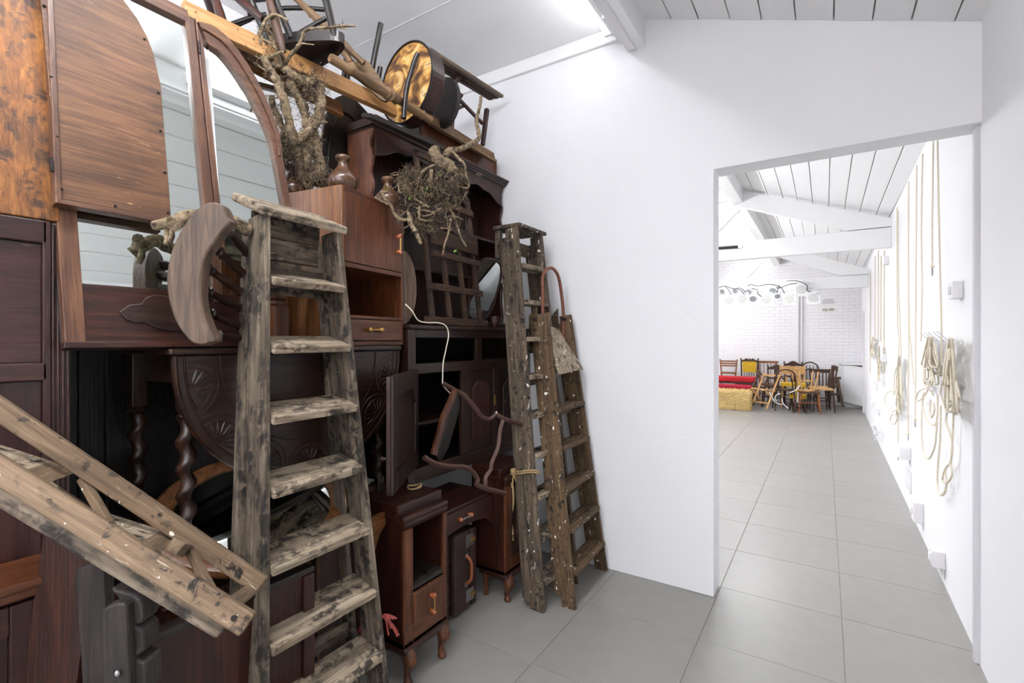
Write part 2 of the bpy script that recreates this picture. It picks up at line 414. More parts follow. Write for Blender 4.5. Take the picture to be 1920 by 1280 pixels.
for i, x in enumerate((-2.2, -1.2, -.2)):  # unseen lamps added behind the camera to lift ceiling and walls
    t = strip_lamp(x, -1.9, -.55, 2.38, 'tube_back', ['left', 'middle', 'right'][i] + ' one of three unseen fill lamps added on hangers at the back of the room', 'added hanging fill lamps', True)
    for y in (-1.7, -.75): MB().tube([(x - .004, y, 2.42), (x - .004, y, min(ZC, slope_z(x)) + .005)], .004, 6).build('hanger', 'steel', t)
for i, (a, b) in enumerate(((4.2, 5.7), (7.4, 8.9), (11.2, 12.3))):  # added out of view to brighten the far room's wall and roof
    t = strip_lamp(-2.45, a, b, 2.70, 'tube_far', ['near', 'middle', 'far'][i] + ' unseen hanging strip lamp added in the left half of the far room', 'added hanging lamps of the far room', True)
    for y in (a + .2, b - .2): MB().tube([(-2.454, y, 2.74), (-2.454, y, ZC)], .004, 6).build('hanger', 'steel', t)
# far room walls
def brickmat(n):
    m, nt, b = newmat(n); N = nt.nodes; L = nt.links
    b.inputs['Base Color'].default_value = lin((240, 239, 241)); b.inputs['Roughness'].default_value = .65
    tc = N.new('ShaderNodeTexCoord'); mp = N.new('ShaderNodeMapping'); mp.inputs['Rotation'].default_value = (R(90), 0, 0)
    br = N.new('ShaderNodeTexBrick'); br.inputs['Scale'].default_value = 1; br.inputs['Brick Width'].default_value = .225; br.inputs['Row Height'].default_value = .075
    br.inputs['Mortar Size'].default_value = .008; br.inputs['Mortar Smooth'].default_value = .7
    br.inputs['Color1'].default_value = (1,1,1,1); br.inputs['Color2'].default_value = (.6,.6,.6,1); br.inputs['Mortar'].default_value = (0,0,0,1)
    L.new(tc.outputs['Object'], mp.inputs['Vector']); L.new(mp.outputs[0], br.inputs['Vector'])
    nz = N.new('ShaderNodeTexNoise'); nz.inputs['Scale'].default_value = 7; nz.inputs['Detail'].default_value = 6; L.new(tc.outputs['Object'], nz.inputs['Vector'])
    ad = N.new('ShaderNodeMath'); L.new(br.outputs['Color'], ad.inputs[0]); L.new(nz.outputs['Fac'], ad.inputs[1])
    bp = N.new('ShaderNodeBump'); bp.inputs['Strength'].default_value = .6; bp.inputs['Distance'].default_value = .014
    L.new(ad.outputs[0], bp.inputs['Height']); L.new(bp.outputs['Normal'], b.inputs['Normal'])
    return m
SPEC['brick_wall'] = brickmat
wfar = struct(MB().box((XFL - .1, YF, 0), (.8, YF + .15, ZC + .1)).build('wall_far', 'brick_wall', frame=Mx.Translation((0, YF, 0))), 'white painted brick end wall of the far room')
q = MB(); q.prism([(far_x(3.03), 3.03, 0), (far_x(YF), YF, 0), (far_x(YF) + .2, YF, 0), (far_x(3.03) + .2, 3.03, 0)], (0, 0, 3.2))
struct(q.build('wall_far_right', 'white_wall'), 'long white wall of the far room hung with ropes')
struct(MB().box((XFL - .15, YD, 0), (XFL, YF, ZC + .1)).build('wall_far_left', 'white_wall'))
# roof trusses
def truss(y, dz, label):
    t = thing('roof_truss', label, 'roof truss', (-.9, y, 2.5), 0, 'white timber roof trusses'); w2 = .045
    MB().box((XFL, y - w2, 2.516 + dz), (far_x(y), y + w2, 2.742 + dz)).build('tie_beam', 'white_board', t, bevel=.006)
    MB().prism([(-.93, y - w2, 3.41 + dz * .3), (-.93, y - w2, 3.20 + dz * .3), (.22, y - w2, 2.75 + dz), (far_x(y), y - w2, 2.75 + dz), (far_x(y), y - w2, 2.842 + dz)], (0, 2 * w2, 0)).build('rafter', 'white_board', t, bevel=.005)
    for s in (-1,):
        a, b = V((-.98, y, 3.2)), V((-1.5, y, 2.70 + dz))
        board('strut', a, b, .07, .12, (1, 0, 1), 'white_board', t)
    a, b = V((-1.04, y, 3.40)), V((-4.0, y, 2.74 + dz))
    board('rafter', a, b, .07, .16, (0, 0, 1), 'white_board', t)
    return t
t1 = truss(6.95, 0, 'white timber roof truss nearer the doorway, with a black tube on it')
truss(10.9, -.09, 'white timber roof truss further off, above the spotlights')
t = thing('lamp_tube', 'short black tube clipped to the nearer roof truss', 'tube', (-1.05, 6.88, 2.68))
MB().tube([(-1.45, 6.885, 2.69), (-.95, 6.885, 2.678)], .019, 10).build('tube', 'black_cable', t, smooth=40)
MB().box((-.95, 6.87, 2.655), (-.90, 6.905, 2.70)).build('end_clip', 'white_plastic', t, bevel=.003)
# ================================================================ STEPLADDERS
def on_z(a, b, z): return a + (b - a) * ((z - a.z) / (b.z - a.z))
def ladder(name, label, La, Lb, Ra, Rb, zs, ztop, mats, depth=.09, thick=.025, tread_d=.11, back=.13, cap=None, rear_rails=(), z0=0.0, rear_foot=None, tilt=0.0):
    """leaning steps: La-Lb and Ra-Rb are points of the front edges of the two stiles"""
    ms, mt = mats
    Lf, Lt, Rf, Rt = on_z(La, Lb, z0), on_z(La, Lb, ztop), on_z(Ra, Rb, z0), on_z(Ra, Rb, ztop)
    t = thing(name, label, 'ladder', (Lf + Rf) / 2)
    wd = (Rf - Lf).normalized()
    for f, tp, s in ((Lf, Lt, -1), (Rf, Rt, 1)):
        ax = (tp - f).normalized(); bk = ax.cross(wd).normalized()
        if bk.x > 0: bk = -bk
        sd = wd * s
        c0, c1 = f + bk * (depth / 2) + sd * (thick / 2), tp + bk * (depth / 2) + sd * (thick / 2)
        board('stile', c0, c1, depth, thick, sd, ms, t, bevel=.004)
    ax = (Lt - Lf).normalized(); bk = ax.cross(wd).normalized()
    if bk.x > 0: bk = -bk
    bh = V((bk.x, bk.y, 0)).normalized()
    for z in zs:
        a, b = on_z(La, Lb, z), on_z(Ra, Rb, z)
        d = (b - a).normalized()
        tb = bh * math.cos(tilt) + V((0, 0, math.sin(tilt))); tn = V((0, 0, math.cos(tilt))) - bh * math.sin(tilt); c_ = tb * (tread_d / 2 - .018) - tn * .014
        board('tread', a + c_, b + c_, tread_d, .028, tn, mt, t, bevel=.005)
    # rear frame
    lf = Lf + bh * back; rf = Rf + bh * back
    if rear_foot is not None: lf, rf = lf + rear_foot, rf + rear_foot
    for f, tp, s in ((lf, Lt + bh * (depth + .015), 1), (rf, Rt + bh * (depth + .015), -1)):
        board('rear_leg', f - wd * s * .012, tp - wd * s * .012 - V((0, 0, .06)), .055, .022, wd, ms, t, bevel=.003)
    for z, hgt in rear_rails:
        k = (z - z0) / (ztop - z0)
        a, b = lf.lerp(Lt + bh * (depth + .015), k), rf.lerp(Rt + bh * (depth + .015), k)
        board('rear_rail', a, b, hgt, .018, bh, ms, t, bevel=.003)
    return t, (Lf, Lt, Rf, Rt, bh, wd)
# big steps in the foreground
La, Lb = P(507, 1233.7, t=1.45), P(508, 533, t=1.60)
Ra, Rb = P(703, 1119, t=1.793), P(643, 547, t=1.866)
zs = [Lb.z - .0 - .2253 * i for i in range(8)]
t, (Lf, Lt, Rf, Rt, bh, wd) = ladder('stepladder', 'tall weathered wooden stepladder with worn grey treads in front of the furniture', La, Lb, Ra, Rb, [z + .028 for z in zs], 1.90, ('oldladder', 'oldtread'),
    depth=.10, thick=.024, tread_d=.135, tilt=R(15), back=.2, rear_rails=((.36, .06), (1.885, .08), (1.80, .075), (1.72, .07), (1.66, .05)))
a, b = Lt - wd * .045 + V((0, 0, .004)), Rt + wd * .035 + V((0, 0, .004))
board('top_cap', a + bh * .07 + V((0, 0, .030)), b + bh * .07 + V((0, 0, .030)), .185, .03, V((0, 0, 1)) - bh * .42, 'oldtread', t, bevel=.007)
for f, tp in ((Lf, Lt), (Rf, Rt)):
    p = f.lerp(tp, .96) - wd * .0 + bh * .12
    board('cap_bracket', p + V((0, 0, -.10)), p + V((0, 0, .03)), .04, .03, wd, 'oldladder', t)
# paint spattered tall ladder by the doorway wall
La = P(1024, 1147, z=0); Lb = P(973, 425, x=-1.56)
Ra = La + V((.02, .36, 0)); Rb = Lb + V((.0, .27, 0))
t, (Lf, Lt, Rf, Rt, bh, wd) = ladder('stepladder', 'tall paint-spattered stepladder tied with rope, leaning left of the hooped ladder', La, Lb, Ra, Rb, [.162 + .2215 * i for i in range(9)], Lb.z, ('paintladder', 'oldtread'),
    depth=.088, thick=.026, tread_d=.115, back=.10, rear_foot=V((.0, -.02, .04)), rear_rails=((2.05, .08), (1.2, .05)))
c0 = Lt + V((0, 0, .012)) + bh * .085 - wd * .02; c1 = Rt + V((0, 0, .012)) + bh * .085 + wd * .045
board('top_cap', c0, c1, .20, .024, (0, 0, 1), 'paintladder', t, bevel=.006)
p = Lt + bh * .155 - wd * .0 - V((0, 0, .005)); board('cap_bracket', p, p - V((0, 0, .17)), .035, .03, wd, 'paintladder', t)
# rope knotted round it
rp = thing('rope', 'frayed jute rope tied round the paint-spattered ladder stile', 'rope', P(985, 900, x=-1.38))
ctr = on_z(La, Lb, P(995, 885, x=-1.4).z)
ring = [ctr + bh * (.055 + .075 * math.cos(a_)) + wd * (-.012 + .042 * math.sin(a_)) + V((0, 0, .012 * math.sin(a_ * 2))) for a_ in [2 * math.pi * k / 20 for k in range(21)]]
q = MB().tube(ring, .005, 6); q.tube([p + V((0, 0, .012)) for p in ring], .005, 6); q.build('coil', 'jute', rp, smooth=60)
k0 = ctr + bh * .13 - wd * .045
q = MB(); q.ball(k0, .016, 10)
q.tube(smoothpath([k0, k0 + V((.0, -.01, -.06)), k0 + V((.005, -.006, -.16)), k0 + V((-.004, -.012, -.26)), k0 + V((.003, -.01, -.36))]), .009, 8)
q.build('hanging_end', 'jute', rp, smooth=60)
q = MB()
for i in range(9):
    e = k0 + V((random.uniform(-.03, .05), random.uniform(-.02, .03), random.uniform(-.1, .03)))
    q.tube(smoothpath([k0, k0.lerp(e, .5) + V((0, -.01, .01)), e], 3), .0016, 4)
for i in range(7):
    e = k0 + V((.003, -.01, -.36)); q.tube([e, e + V((random.uniform(-.012, .012), random.uniform(-.01, .01), -.03))], .0022, 4)
q.build('frayed_strands', 'jute', rp)
# hooped platform steps
La = P(1082, 1141, z=0); Lb = P(1033, 605, x=-1.40)
Ra = P(1138, 1071, z=0); Rb = P(1070, 592, x=-1.40)
t, (Lf, Lt, Rf, Rt, bh, wd) = ladder('stepladder', 'short paint-splashed stepladder with a rusty hoop handle, leaning on the white wall', La, Lb, Ra, Rb, [.19 + .222 * i for i in range(5)], 1.64, ('paintladder_b', 'paintladder_b'),
    depth=.082, thick=.024, tread_d=.11, back=.10, rear_foot=V((0, -.0, .06)), rear_rails=((.5, .05), (1.0, .05)))
pl = [on_z(La, Lb, 1.265), on_z(Ra, Rb, 1.28) - wd * .01, Rt - V((0, 0, .1)) + bh * .1 - wd * .06, Lt - V((0, 0, .07)) + bh * .1 + wd * .01]
MB().prism([p + V((.02, 0, 0)) for p in pl], V((.022, 0, .006))).build('platform', 'tantread', t, bevel=.003)
h = [Lt + bh * .05 + V((0, 0, -.12)), Lt + bh * .05 + V((0, 0, .12)), Lt + bh * .05 + V((0, 0, .22)), Lt.lerp(Rt, .22) + bh * .05 + V((0, 0, .275)), Lt.lerp(Rt, .5) + bh * .05 + V((0, 0, .285)), Lt.lerp(Rt, .75) + bh * .05 + V((0, 0, .24)), Lt.lerp(Rt, .9) + bh * .05 + V((0, 0, .13)), Rt + bh * .05 + V((0, 0, -.0)), Rt + bh * .05 - wd * .005 + V((0, 0, -.16))]
MB().tube(smoothpath(h, 6), .0105, 10).build('hoop_handle', 'rust_tube', t, smooth=60)
for f in (Lt, Rt):
    q = MB(); c = f + bh * .09 + V((0, 0, -.05))
    q.prism([c + V((0, -.012, .09)), c + bh * .05 + V((0, -.012, .03)), c + bh * .05 + V((0, -.012, -.2)), c + V((0, -.012, -.2))], V((0, .022, 0)))
    q.build('rear_leg_head', 'paintladder_b', t, bevel=.003)
    MB().tube([f + bh * .045 - wd * .02 + V((0, 0, -.03)), f + bh * .045 + wd * .03 + V((0, 0, -.03))], .012, 8).build('bolt', 'iron', t, smooth=40)
# small steps hanging at a slant in the lower left
def skew_ladder():
    N0, N1 = P(466, 1170, t=1.0), P(-60, 843, t=.985)
    G0 = P(490, 1096, t=1.30)
    t = thing('stepladder', 'small tan stepladder lying at a slant in the lower left corner', 'ladder', (N0 + G0) / 2)
    ax = (N1 - N0).normalized(); wdv = (G0 - N0); wdv = (wdv - ax * wdv.dot(ax)).normalized(); W = (G0 - N0).dot(wdv)
    upn = wdv.cross(ax).normalized()
    if upn.z < 0: upn = -upn
    L = (N1 - N0).length; G1 = P(-60, 727, t=1.14)
    gx = (G1 - G0).normalized()
    def bar(n, a, b, w, th, m):
        M = frame_of(a, b, wdv); q = MB(); hl = (b - a).length / 2
        q.box((-hl, -w / 2, -th / 2), (hl, w / 2, th / 2)); q.v = [tuple(M @ V(p)) for p in q.v]
        q.build(n, m, t, M, bevel=.004)
    bar('stile', N0, N1 + ax * .28, .046, .026, 'tanladder'); bar('stile', G0, G1 + gx * .10, .046, .026, 'tanladder')
    for (B, C, D, A, E) in (((254, 1031, 1.0), (312, 996, 1.29), (176, 953, 1.24), (140, 964, 1.16), (337, 1013, 1.28)), ((38, 893, 1.0), (106, 867, 1.24), (-20, 826, 1.19), (-40, 838, 1.1), (138, 888, 1.23))):
        B, C, D, A, E = [P(x, y, t=d_) for x, y, d_ in (B, C, D, A, E)]
        n_ = (C - B).cross(D - C).normalized()
        if n_.z < 0: n_ = -n_
        M = frame_of(B, C, n_); MB().prism([B, C, D, A], n_ * -.016).build('tread', 'tantread', t, M, bevel=.002)
        w_ = E - C; MB().prism([B, C, C + w_, B + w_ * .8], (D - C).normalized() * .014).build('tread_riser', 'tanladder', t, M, bevel=.002)
    # rear frame folded underneath, with its diagonal braces
    dn = upn * -.042
    bar('rear_leg', N0 + dn + ax * .04 + wdv * .035, N0 + dn * 1.2 + ax * (L + .2) + wdv * .035, .03, .02, 'oldladder')  # darker wood than the other bars, standing in for the shade underneath
    for (u0, v0, t0, u1, v1, t1) in ((156, 900, 1.22, 216, 1004, 1.05), (355, 1028, 1.26, 398, 1112, 1.06), (96, 912, 1.06, 166, 956, 1.22)):
        a, b = P(u0, v0, t=t0), P(u1, v1, t=t1); board('brace', a, b, .024, .016, upn, 'tanladder', t)
    a, b = P(418, 1140, t=1.03), P(480, 1094, t=1.33); board('rear_rail', a + dn * .3, b + dn * .3, .032, .02, upn, 'tanladder', t)
    a, b = P(328, 1024, t=1.12), P(352, 1028, t=1.3); board('block', a, b, .03, .03, upn, 'tanladder', t)
    p = N0 + ax * .03
    MB().tube([p - wdv * .016, p - wdv * .010], .006, 10).build('bolt', 'iron', t, smooth=30)
skew_ladder()
# ================================================================ LEFT HALF OF THE FURNITURE STACK
def panel_front(t, X, y0, y1, z0, z1, m, stile=.06, rec=.012, name='panel', thick=.02):
    """raised frame round a sunk panel on a face looking to +x"""
    MB().box((X - thick, y0, z0), (X, y0 + stile, z1)).build('door_stile', m + '|z', t, bevel=.003)
    MB().box((X - thick, y1 - stile, z0), (X, y1, z1)).build('door_stile', m + '|z', t, bevel=.003)
    MB().box((X - thick, y0 + stile, z0), (X, y1 - stile, z0 + stile)).build('door_rail', m + '|y', t, bevel=.003)
    MB().box((X - thick, y0 + stile, z1 - stile), (X, y1 - stile, z1)).build('door_rail', m + '|y', t, bevel=.003)
    return MB().box((X - thick, y0 + stile, z0 + stile), (X - rec, y1 - stile, z1 - stile)).build(name, m + '|z', t, bevel=.002)
# --- panelled wardrobe at the left edge
t = thing('wardrobe', 'dark panelled wardrobe with a fluted corner post at the left edge', 'wardrobe', (-2.05, .1, 0))
X = -1.78
MB().box((-2.3, -.5, 0), (X - .03, .47, 1.775)).build('carcass', 'purplewood|z', t)
MB().box((X - .03, -.5, 1.735), (X, .43, 1.797)).build('top_rail', 'purplewood|y', t, bevel=.004)
MB().box((X - .03, -.5, 1.363), (X, .43, 1.412)).build('middle_rail', 'purplewood|y', t, bevel=.004)
MB().box((X - .03, -.5, 1.412), (X - .012, .42, 1.735)).build('panel', 'purplewood|y', t, bevel=.002)
MB().box((X - .03, -.5, .5), (X - .012, .42, 1.363)).build('panel', 'purplewood|z', t, bevel=.002)
MB().box((X - .03, .42, .1), (X, .436, 1.797)).build('stile', 'purplewood|z', t, bevel=.002)
pb = MB().box((X - .03, .436, .1), (X - .006, .478, 1.79)).build('corner_post', 'purplewood|z', t)
for i in range(4): MB().tube([(X - .006, .442 + .0105 * i, .15), (X - .006, .442 + .0105 * i, 1.78)], .0042, 8).build('flute', 'purplewood|z', pb, smooth=60)
# --- orange plywood back standing on it
pts = [(X + .0, -.5, 1.80), (X + .0, .455, 1.80), (X - .215, .475, 2.78), (X - .215, -.5, 2.78)]
o = MB().prism(pts, (-.02, 0, -.004)).build('plywood_panel', 'orangeply|z', bevel=.003)
tag(o, 'scuffed orange-brown plywood panel standing on the panelled wardrobe', 'panel')
# --- folding dressing mirror leaning back
PL0 = V((-1.72, 0, 1.45)); PN = V((1.30, 0, .26)).normalized(); PU = V((-.26, 0, 1.30)).normalized()
def MP(u, v, off=0.0):
    a, b = (u - 960) / F, (V0 - v) / F
    d = V((-S_ + C_ * a, C_ + S_ * a, b)); c = V((0, 0, H)); p0 = PL0 + PN * off
    return c + d * ((p0 - c).dot(PN) / d.dot(PN))
def on_pl(y, z, off=0.0): return V((PL0.x, y, PL0.z)) + PU * ((z - PL0.z) / PU.z) + PN * off
def pl_poly(t, name, yz, m, off=0.0, th=.02, bevel=.002, parent=None):
    M = Mx((PU.cross(PN) * -1, PN, PU)).transposed().to_4x4(); M = Mx.Translation(on_pl(yz[0][0], yz[0][1])) @ Mx.Rotation(math.atan2(PU.x, PU.z), 4, 'Y')
    return MB().prism([on_pl(y, z, off) for y, z in yz], PN * -th).build(name, m, parent or t, M, bevel=bevel)
t = thing('folding_mirror', 'tall folding dressing mirror with brown wooden frames leaning behind the table', 'mirror', (-1.74, .7, 1.45))
ya, yb, yc = MP(112, 520).y, MP(368, 200).y, MP(391, 200).y
zt = MP(347, 34).z
pl_poly(t, 'backing', [(ya, 1.45), (yb, 1.45), (yb, zt), (ya, zt)], 'greywood|z', -.022, .012)
pl_poly(t, 'glass', [(ya + .03, 1.60), (yb - .004, 1.60), (yb - .004, zt - .02), (ya + .03, zt - .02)], 'mirror', -.006, .014, 0)
pl_poly(t, 'frame_stile', [(ya, 1.45), (ya + .045, 1.45), (ya + .045, zt), (ya, zt)], 'mirrorframe|z', .008, .028)
pl_poly(t, 'frame_stile', [(yb - .012, 1.6), (yb + .02, 1.6), (yb + .02, zt + .01), (yb - .012, zt + .01)], 'mirrorframe|z', .01, .03)
pl_poly(t, 'frame_rail', [(ya, zt - .02), (yb, zt - .02), (yb, zt + .03), (ya, zt + .03)], 'mirrorframe|y', .01, .03)
zb = MP(225, 537).z
yr = MP(470, 540).y
pl_poly(t, 'base_board', [(ya + .04, 1.45), (yr, 1.45), (yr, zb), (ya + .04, zb)], 'mahogany|y', .006, .026)
pl_poly(t, 'base_rail', [(ya - .005, 1.448), (yr, 1.448), (yr, 1.466), (ya - .005, 1.466)], 'mahogany|y', .018, .03)
ap = [(222, 585), (240, 572), (262, 570), (272, 558), (290, 553), (312, 556), (340, 560), (360, 575), (360, 615), (330, 622), (300, 618), (282, 612), (270, 604), (252, 606), (236, 600)]
q = MB().prism([MP(u, v, .006) for u, v in ap], PN * .008); q.build('carved_applique', 'darkoak|y', t, bevel=.003)
# left wing folded over the front: its nailed wooden back
arch = [(112, 372), (321, 411), (317, 350), (312, 290), (305, 200), (302, 160), (297, 140), (288, 100), (276, 68), (258, 35), (236, 5), (215, -22), (180, -55), (140, -75), (100, -85), (68, -85)]
wing = MB().prism([MP(u, v, .046) for u, v in arch], PN * -.010).build('wing_back', 'panelback|y', t, bevel=.002)
wl = MB().prism([MP(86, -60, .05), MP(99, -60, .05), MP(118, 380, .05), MP(104, 380, .05)], PN * -.036).build('wing_stile', 'mirrorframe|z', t, bevel=.003)
MB().prism([MP(92, 294, .052), MP(99, 296, .052), MP(102, 322, .052), MP(95, 320, .052)], PN * -.006).build('hinge', 'iron', wl)
MB().prism([MP(106, 371, .05), MP(322, 410, .05), MP(323, 420, .05), MP(107, 380, .05)], PN * -.03).build('wing_rail', 'mirrorframe|y', t, bevel=.002)
for u, v in ((83, 11), (96, 144), (107, 256), (115, 354), (216, 386), (315, 399), (309, 323), (301, 245), (297, 174), (271, 73)):
    MB().ball(MP(u, v, .048), .0042, 8).build('nail', 'iron', wing, smooth=80)
# right wing with its own arched glass
arc = [(372, 40), (400, 48), (425, 68), (450, 98), (474, 135), (495, 175), (512, 215), (524, 250), (530, 290)]
gl = [(391, 82), (412, 96), (434, 122), (458, 158), (480, 196), (498, 232), (509, 262), (516, 295)]
y1 = MP(535, 300).y
bot = 1.76
g = [MP(u, v, -.004) for u, v in gl] + [on_pl(y1 - .02, bot, -.004), on_pl(yc + .0, bot, -.004)]
MB().prism(g, PN * -.006).build('wing_glass', 'mirror', t)
ao, ai = [MP(u, v, .012) for u, v in arc], [MP(u, v, .012) for u, v in [(388, 76)] + gl[:]][:9]
q = MB()
so = smoothpath(ao, 4); si = smoothpath([MP(u, v, .012) for u, v in [(386, 70)] + gl], 4)
n = min(len(so), len(si))
for i in range(n - 1):
    q.prism([so[i], so[i + 1], si[i + 1], si[i]], PN * -.03)
q.build('wing_arch', 'mirrorframe|y', t)
MB().tube([p.lerp(s_, .45) + PN * .002 for p, s_ in zip(so[:n], si[:n])], .006, 6).build('arch_bead', 'mirrorframe|y', t, smooth=60)
q = MB(); q.prism([ao[-1], ai[-1], on_pl(y1 - .02, bot, .012), on_pl(y1 + .005, bot, .012)], PN * -.03); q.build('wing_stile', 'mirrorframe|z', t, bevel=.002)
pl_poly(t, 'wing_stile', [(yb + .023, bot), (yc, bot), (yc, MP(391, 84).z), (yb + .023, MP(376, 42).z)], 'mirrorframe|z', .012, .03)
a, b = MP(373, 78, .014), MP(375, 100, .014); MB().tube([a, b], .004, 8).build('hinge', 'iron', t, smooth=60)
# --- smoker's bow chair on its side: flat elm bow, turned spindles, seat behind the ladder
outer = [(440, 80), (390, 80), (320, 110), (240, 190), (150, 330), (90, 470), (55, 620), (52, 760), (75, 900), (120, 1030), (190, 1140), (250, 1200), (330, 1225), (390, 1210), (445, 1188)]
inner = [(400, 1100), (350, 980), (325, 850), (325, 740), (335, 620), (365, 500), (430, 410), (500, 310), (565, 235), (540, 200), (520, 140), (490, 100)]
t = thing('bow_chair_back', 'curved elm chair bow with turned spindles lying on its side against the mirror', 'chair back', P(380, 645, t=1.5))
fw = V((-S_, C_, 0)); rt = V((C_, S_, 0))
def cp(x, y, tt): return P(300 + x / 4.267, 360 + y / 4.267, t=tt)
oo = smoothpath([cp(x, y, 1.44 + .00008 * x) for x, y in outer + inner + outer[:1]], 3)[:-1]
MB().prism(oo, fw * .042).build('bow', 'bowelm|z', t, smooth=30, bevel=.006)
sp = [(0, .012), (.06, .016), (.12, .019), (.17, .013), (.19, .019), (.21, .013), (.3, .011), (.5, .015), (.68, .012), (.72, .018), (.75, .012), (.85, .015), (1, .013)]
for (x0, y0), (x1, y1_) in (((520, 265), (760, 560)), ((420, 420), (760, 735)), ((345, 580), (760, 875)), ((325, 775), (760, 975)), ((345, 955), (760, 1115)), ((410, 1150), (760, 1178))):
    turned('spindle', cp(x0 - 30, y0 - 14, 1.505), cp(x1, y1_, 1.72), sp, 'darkoak', t, 12)
# --- sawn ivy log resting behind the bow
t = thing('log', 'short sawn-off ivy log wedged behind the chair bow', 'log', P(330, 440, t=1.52))
pts = smoothpath([cp(105, 260, 1.46), cp(230, 200, 1.53), cp(420, 215, 1.56), cp(600, 255, 1.60), cp(720, 310, 1.64)], 5)
MB().tube([p + V((0, random.uniform(-.003, .003), random.uniform(-.003, .003))) for p in pts], [.021 + random.uniform(-.002, .003) for _ in pts], 10).build('trunk', 'bark', t, smooth=70)
for a, b, r in (((45, 250), (48, 420), .007), ((95, 290), (75, 410), .0075), ((-40, 270), (90, 235), .016)):
    a, b = cp(*a, 1.50), cp(*b, 1.48); MB().tube([a, a.lerp(b, .5) + V((0, .004, 0)), b], [r, r * 1.1, r], 8).build('branch_stub', 'bark', t, smooth=70)
# --- gate-leg table with a carved drop leaf
t = thing('gateleg_table', 'dark oak gate-leg table with a carved drop leaf and twisted legs', 'table', (-1.9, 1.15, .66))
y0, y1, xf, xb, zt = .685, 1.66, -1.69, -2.12, 1.447
q = MB(); q.box((xb, y0, zt - .022), (xf, y1, zt)); q.build('table_top', 'darkoak|y', t, bevel=.008)
yc_, hw, dp = (.70 + 1.64) / 2, .475, .475
def el(k, s=1.0): return V((xf - .004, yc_ - hw * s * math.cos(k), zt - .024 - (dp * s) * math.sin(k) ** .9 if math.sin(k) > 0 else zt - .024))
ks = [math.pi * i / 40 for i in range(41)]
MB().prism([el(k) for k in ks], (-.02, 0, 0)).build('drop_leaf', 'darkoak|y', t, bevel=.003)
leaf = list(t.children)[-1] if False else [o for o in col.objects if o.parent is t and o.name.startswith('drop_leaf')][-1]
for s, r in ((.985, .007), (.93, .004), (.70, .003)):
    MB().tube([el(k, s) + V((.001, 0, 0)) for k in ks], r, 6, 1.0).build('carved_bead', 'darkoak|y', leaf, smooth=60)
q = MB()
for i in range(7):
    kc = math.pi * (i + .5) / 7
    c = el(kc, .925) + V((.001, 0, 0)); inw = (V((0, yc_, zt - .03)) - V((0, c.y, c.z))).normalized(); tg = V((0, -inw.z, inw.y))
    if i == 0: tg = V((0, 0, 1))
    for rr in (.094, .072):
        q.tube([c + tg * (rr * math.cos(math.pi * j / 12)) + inw * (rr * math.sin(math.pi * j / 12)) for j in range(13)], .0028, 5)
    q.tube([c + tg * (.02 * math.cos(math.pi * j / 6)) + inw * (.02 * math.sin(math.pi * j / 6)) for j in range(7)], .0028, 5)
    for j in range(1, 9):
        a = math.pi * j / 9; dr = tg * math.cos(a) + inw * math.sin(a); q.tube([c + dr * .026, c + dr * .048, c + dr * .068], [.0012, .0042, .0016], 5, .6)
q.build('carved_fans', 'darkoak|y', leaf, smooth=60)
def twist(t, p0, p1, r, turns, m, name='twist_leg'):
    p0, p1 = V(p0), V(p1); q = MB(); n = 14; m_ = int(turns * 14); vs = []; fs = []
    for i in range(m_ + 1):
        s = i / m_; c = p0.lerp(p1, s); ph = 2 * math.pi * turns * s
        for k in range(n):
            a = 2 * math.pi * k / n; rr = r * (.78 + .27 * math.cos(a - ph) + .05 * math.cos(2 * (a - ph)))
            vs.append(c + V((rr * math.cos(a), rr * math.sin(a), 0)))
    for i in range(m_):
        for k in range(n): fs.append((i*n+k, i*n+(k+1)%n, (i+1)*n+(k+1)%n, (i+1)*n+k))
    fs += [tuple(range(n-1, -1, -1)), tuple(m_*n+k for k in range(n))]
    q._a(vs, fs); return q.build(name, m, t, smooth=80)
for x, y in ((-1.79, .775), (-2.06, .735), (-1.79, 1.60), (-2.06, 1.58)):
    MB().box((x - .024, y - .024, 1.24), (x + .024, y + .024, 1.425)).build('leg_block', 'darkoak|z', t, bevel=.003); MB().box((x - .024, y - .024, .745), (x + .024, y + .024, .80)).build('leg_block', 'darkoak|z', t, bevel=.003)
    twist(t, (x, y, .80), (x, y, 1.215), .029, 4.6, 'darkoak|z')
    MB().lathe((x, y, 1.212), (x, y, 1.242), [(0, .02), (.3, .03), (.6, .022), (1, .028)]).build('leg_ring', 'darkoak|z', t, smooth=50)
    MB().lathe((x, y, .66), (x, y, .746), [(0, .012), (.12, .024), (.45, .027), (.7, .014), (.85, .022), (1, .022)]).build('foot', 'darkoak|z', t, smooth=50)
for x in (-1.79, -2.06): MB().box((x - .012, .78, .755), (x + .012, 1.6, .79)).build('stretcher', 'darkoak|y', t, bevel=.003)
for x in (-1.79, -2.06): MB().box((x - .012, .78, 1.33), (x + .012, 1.6, 1.425)).build('apron', 'darkoak|y', t, bevel=.002)
MB().box((-2.06, .745, 1.33), (-1.79, .765, 1.425)).build('apron', 'darkoak|x', t, bevel=.002)
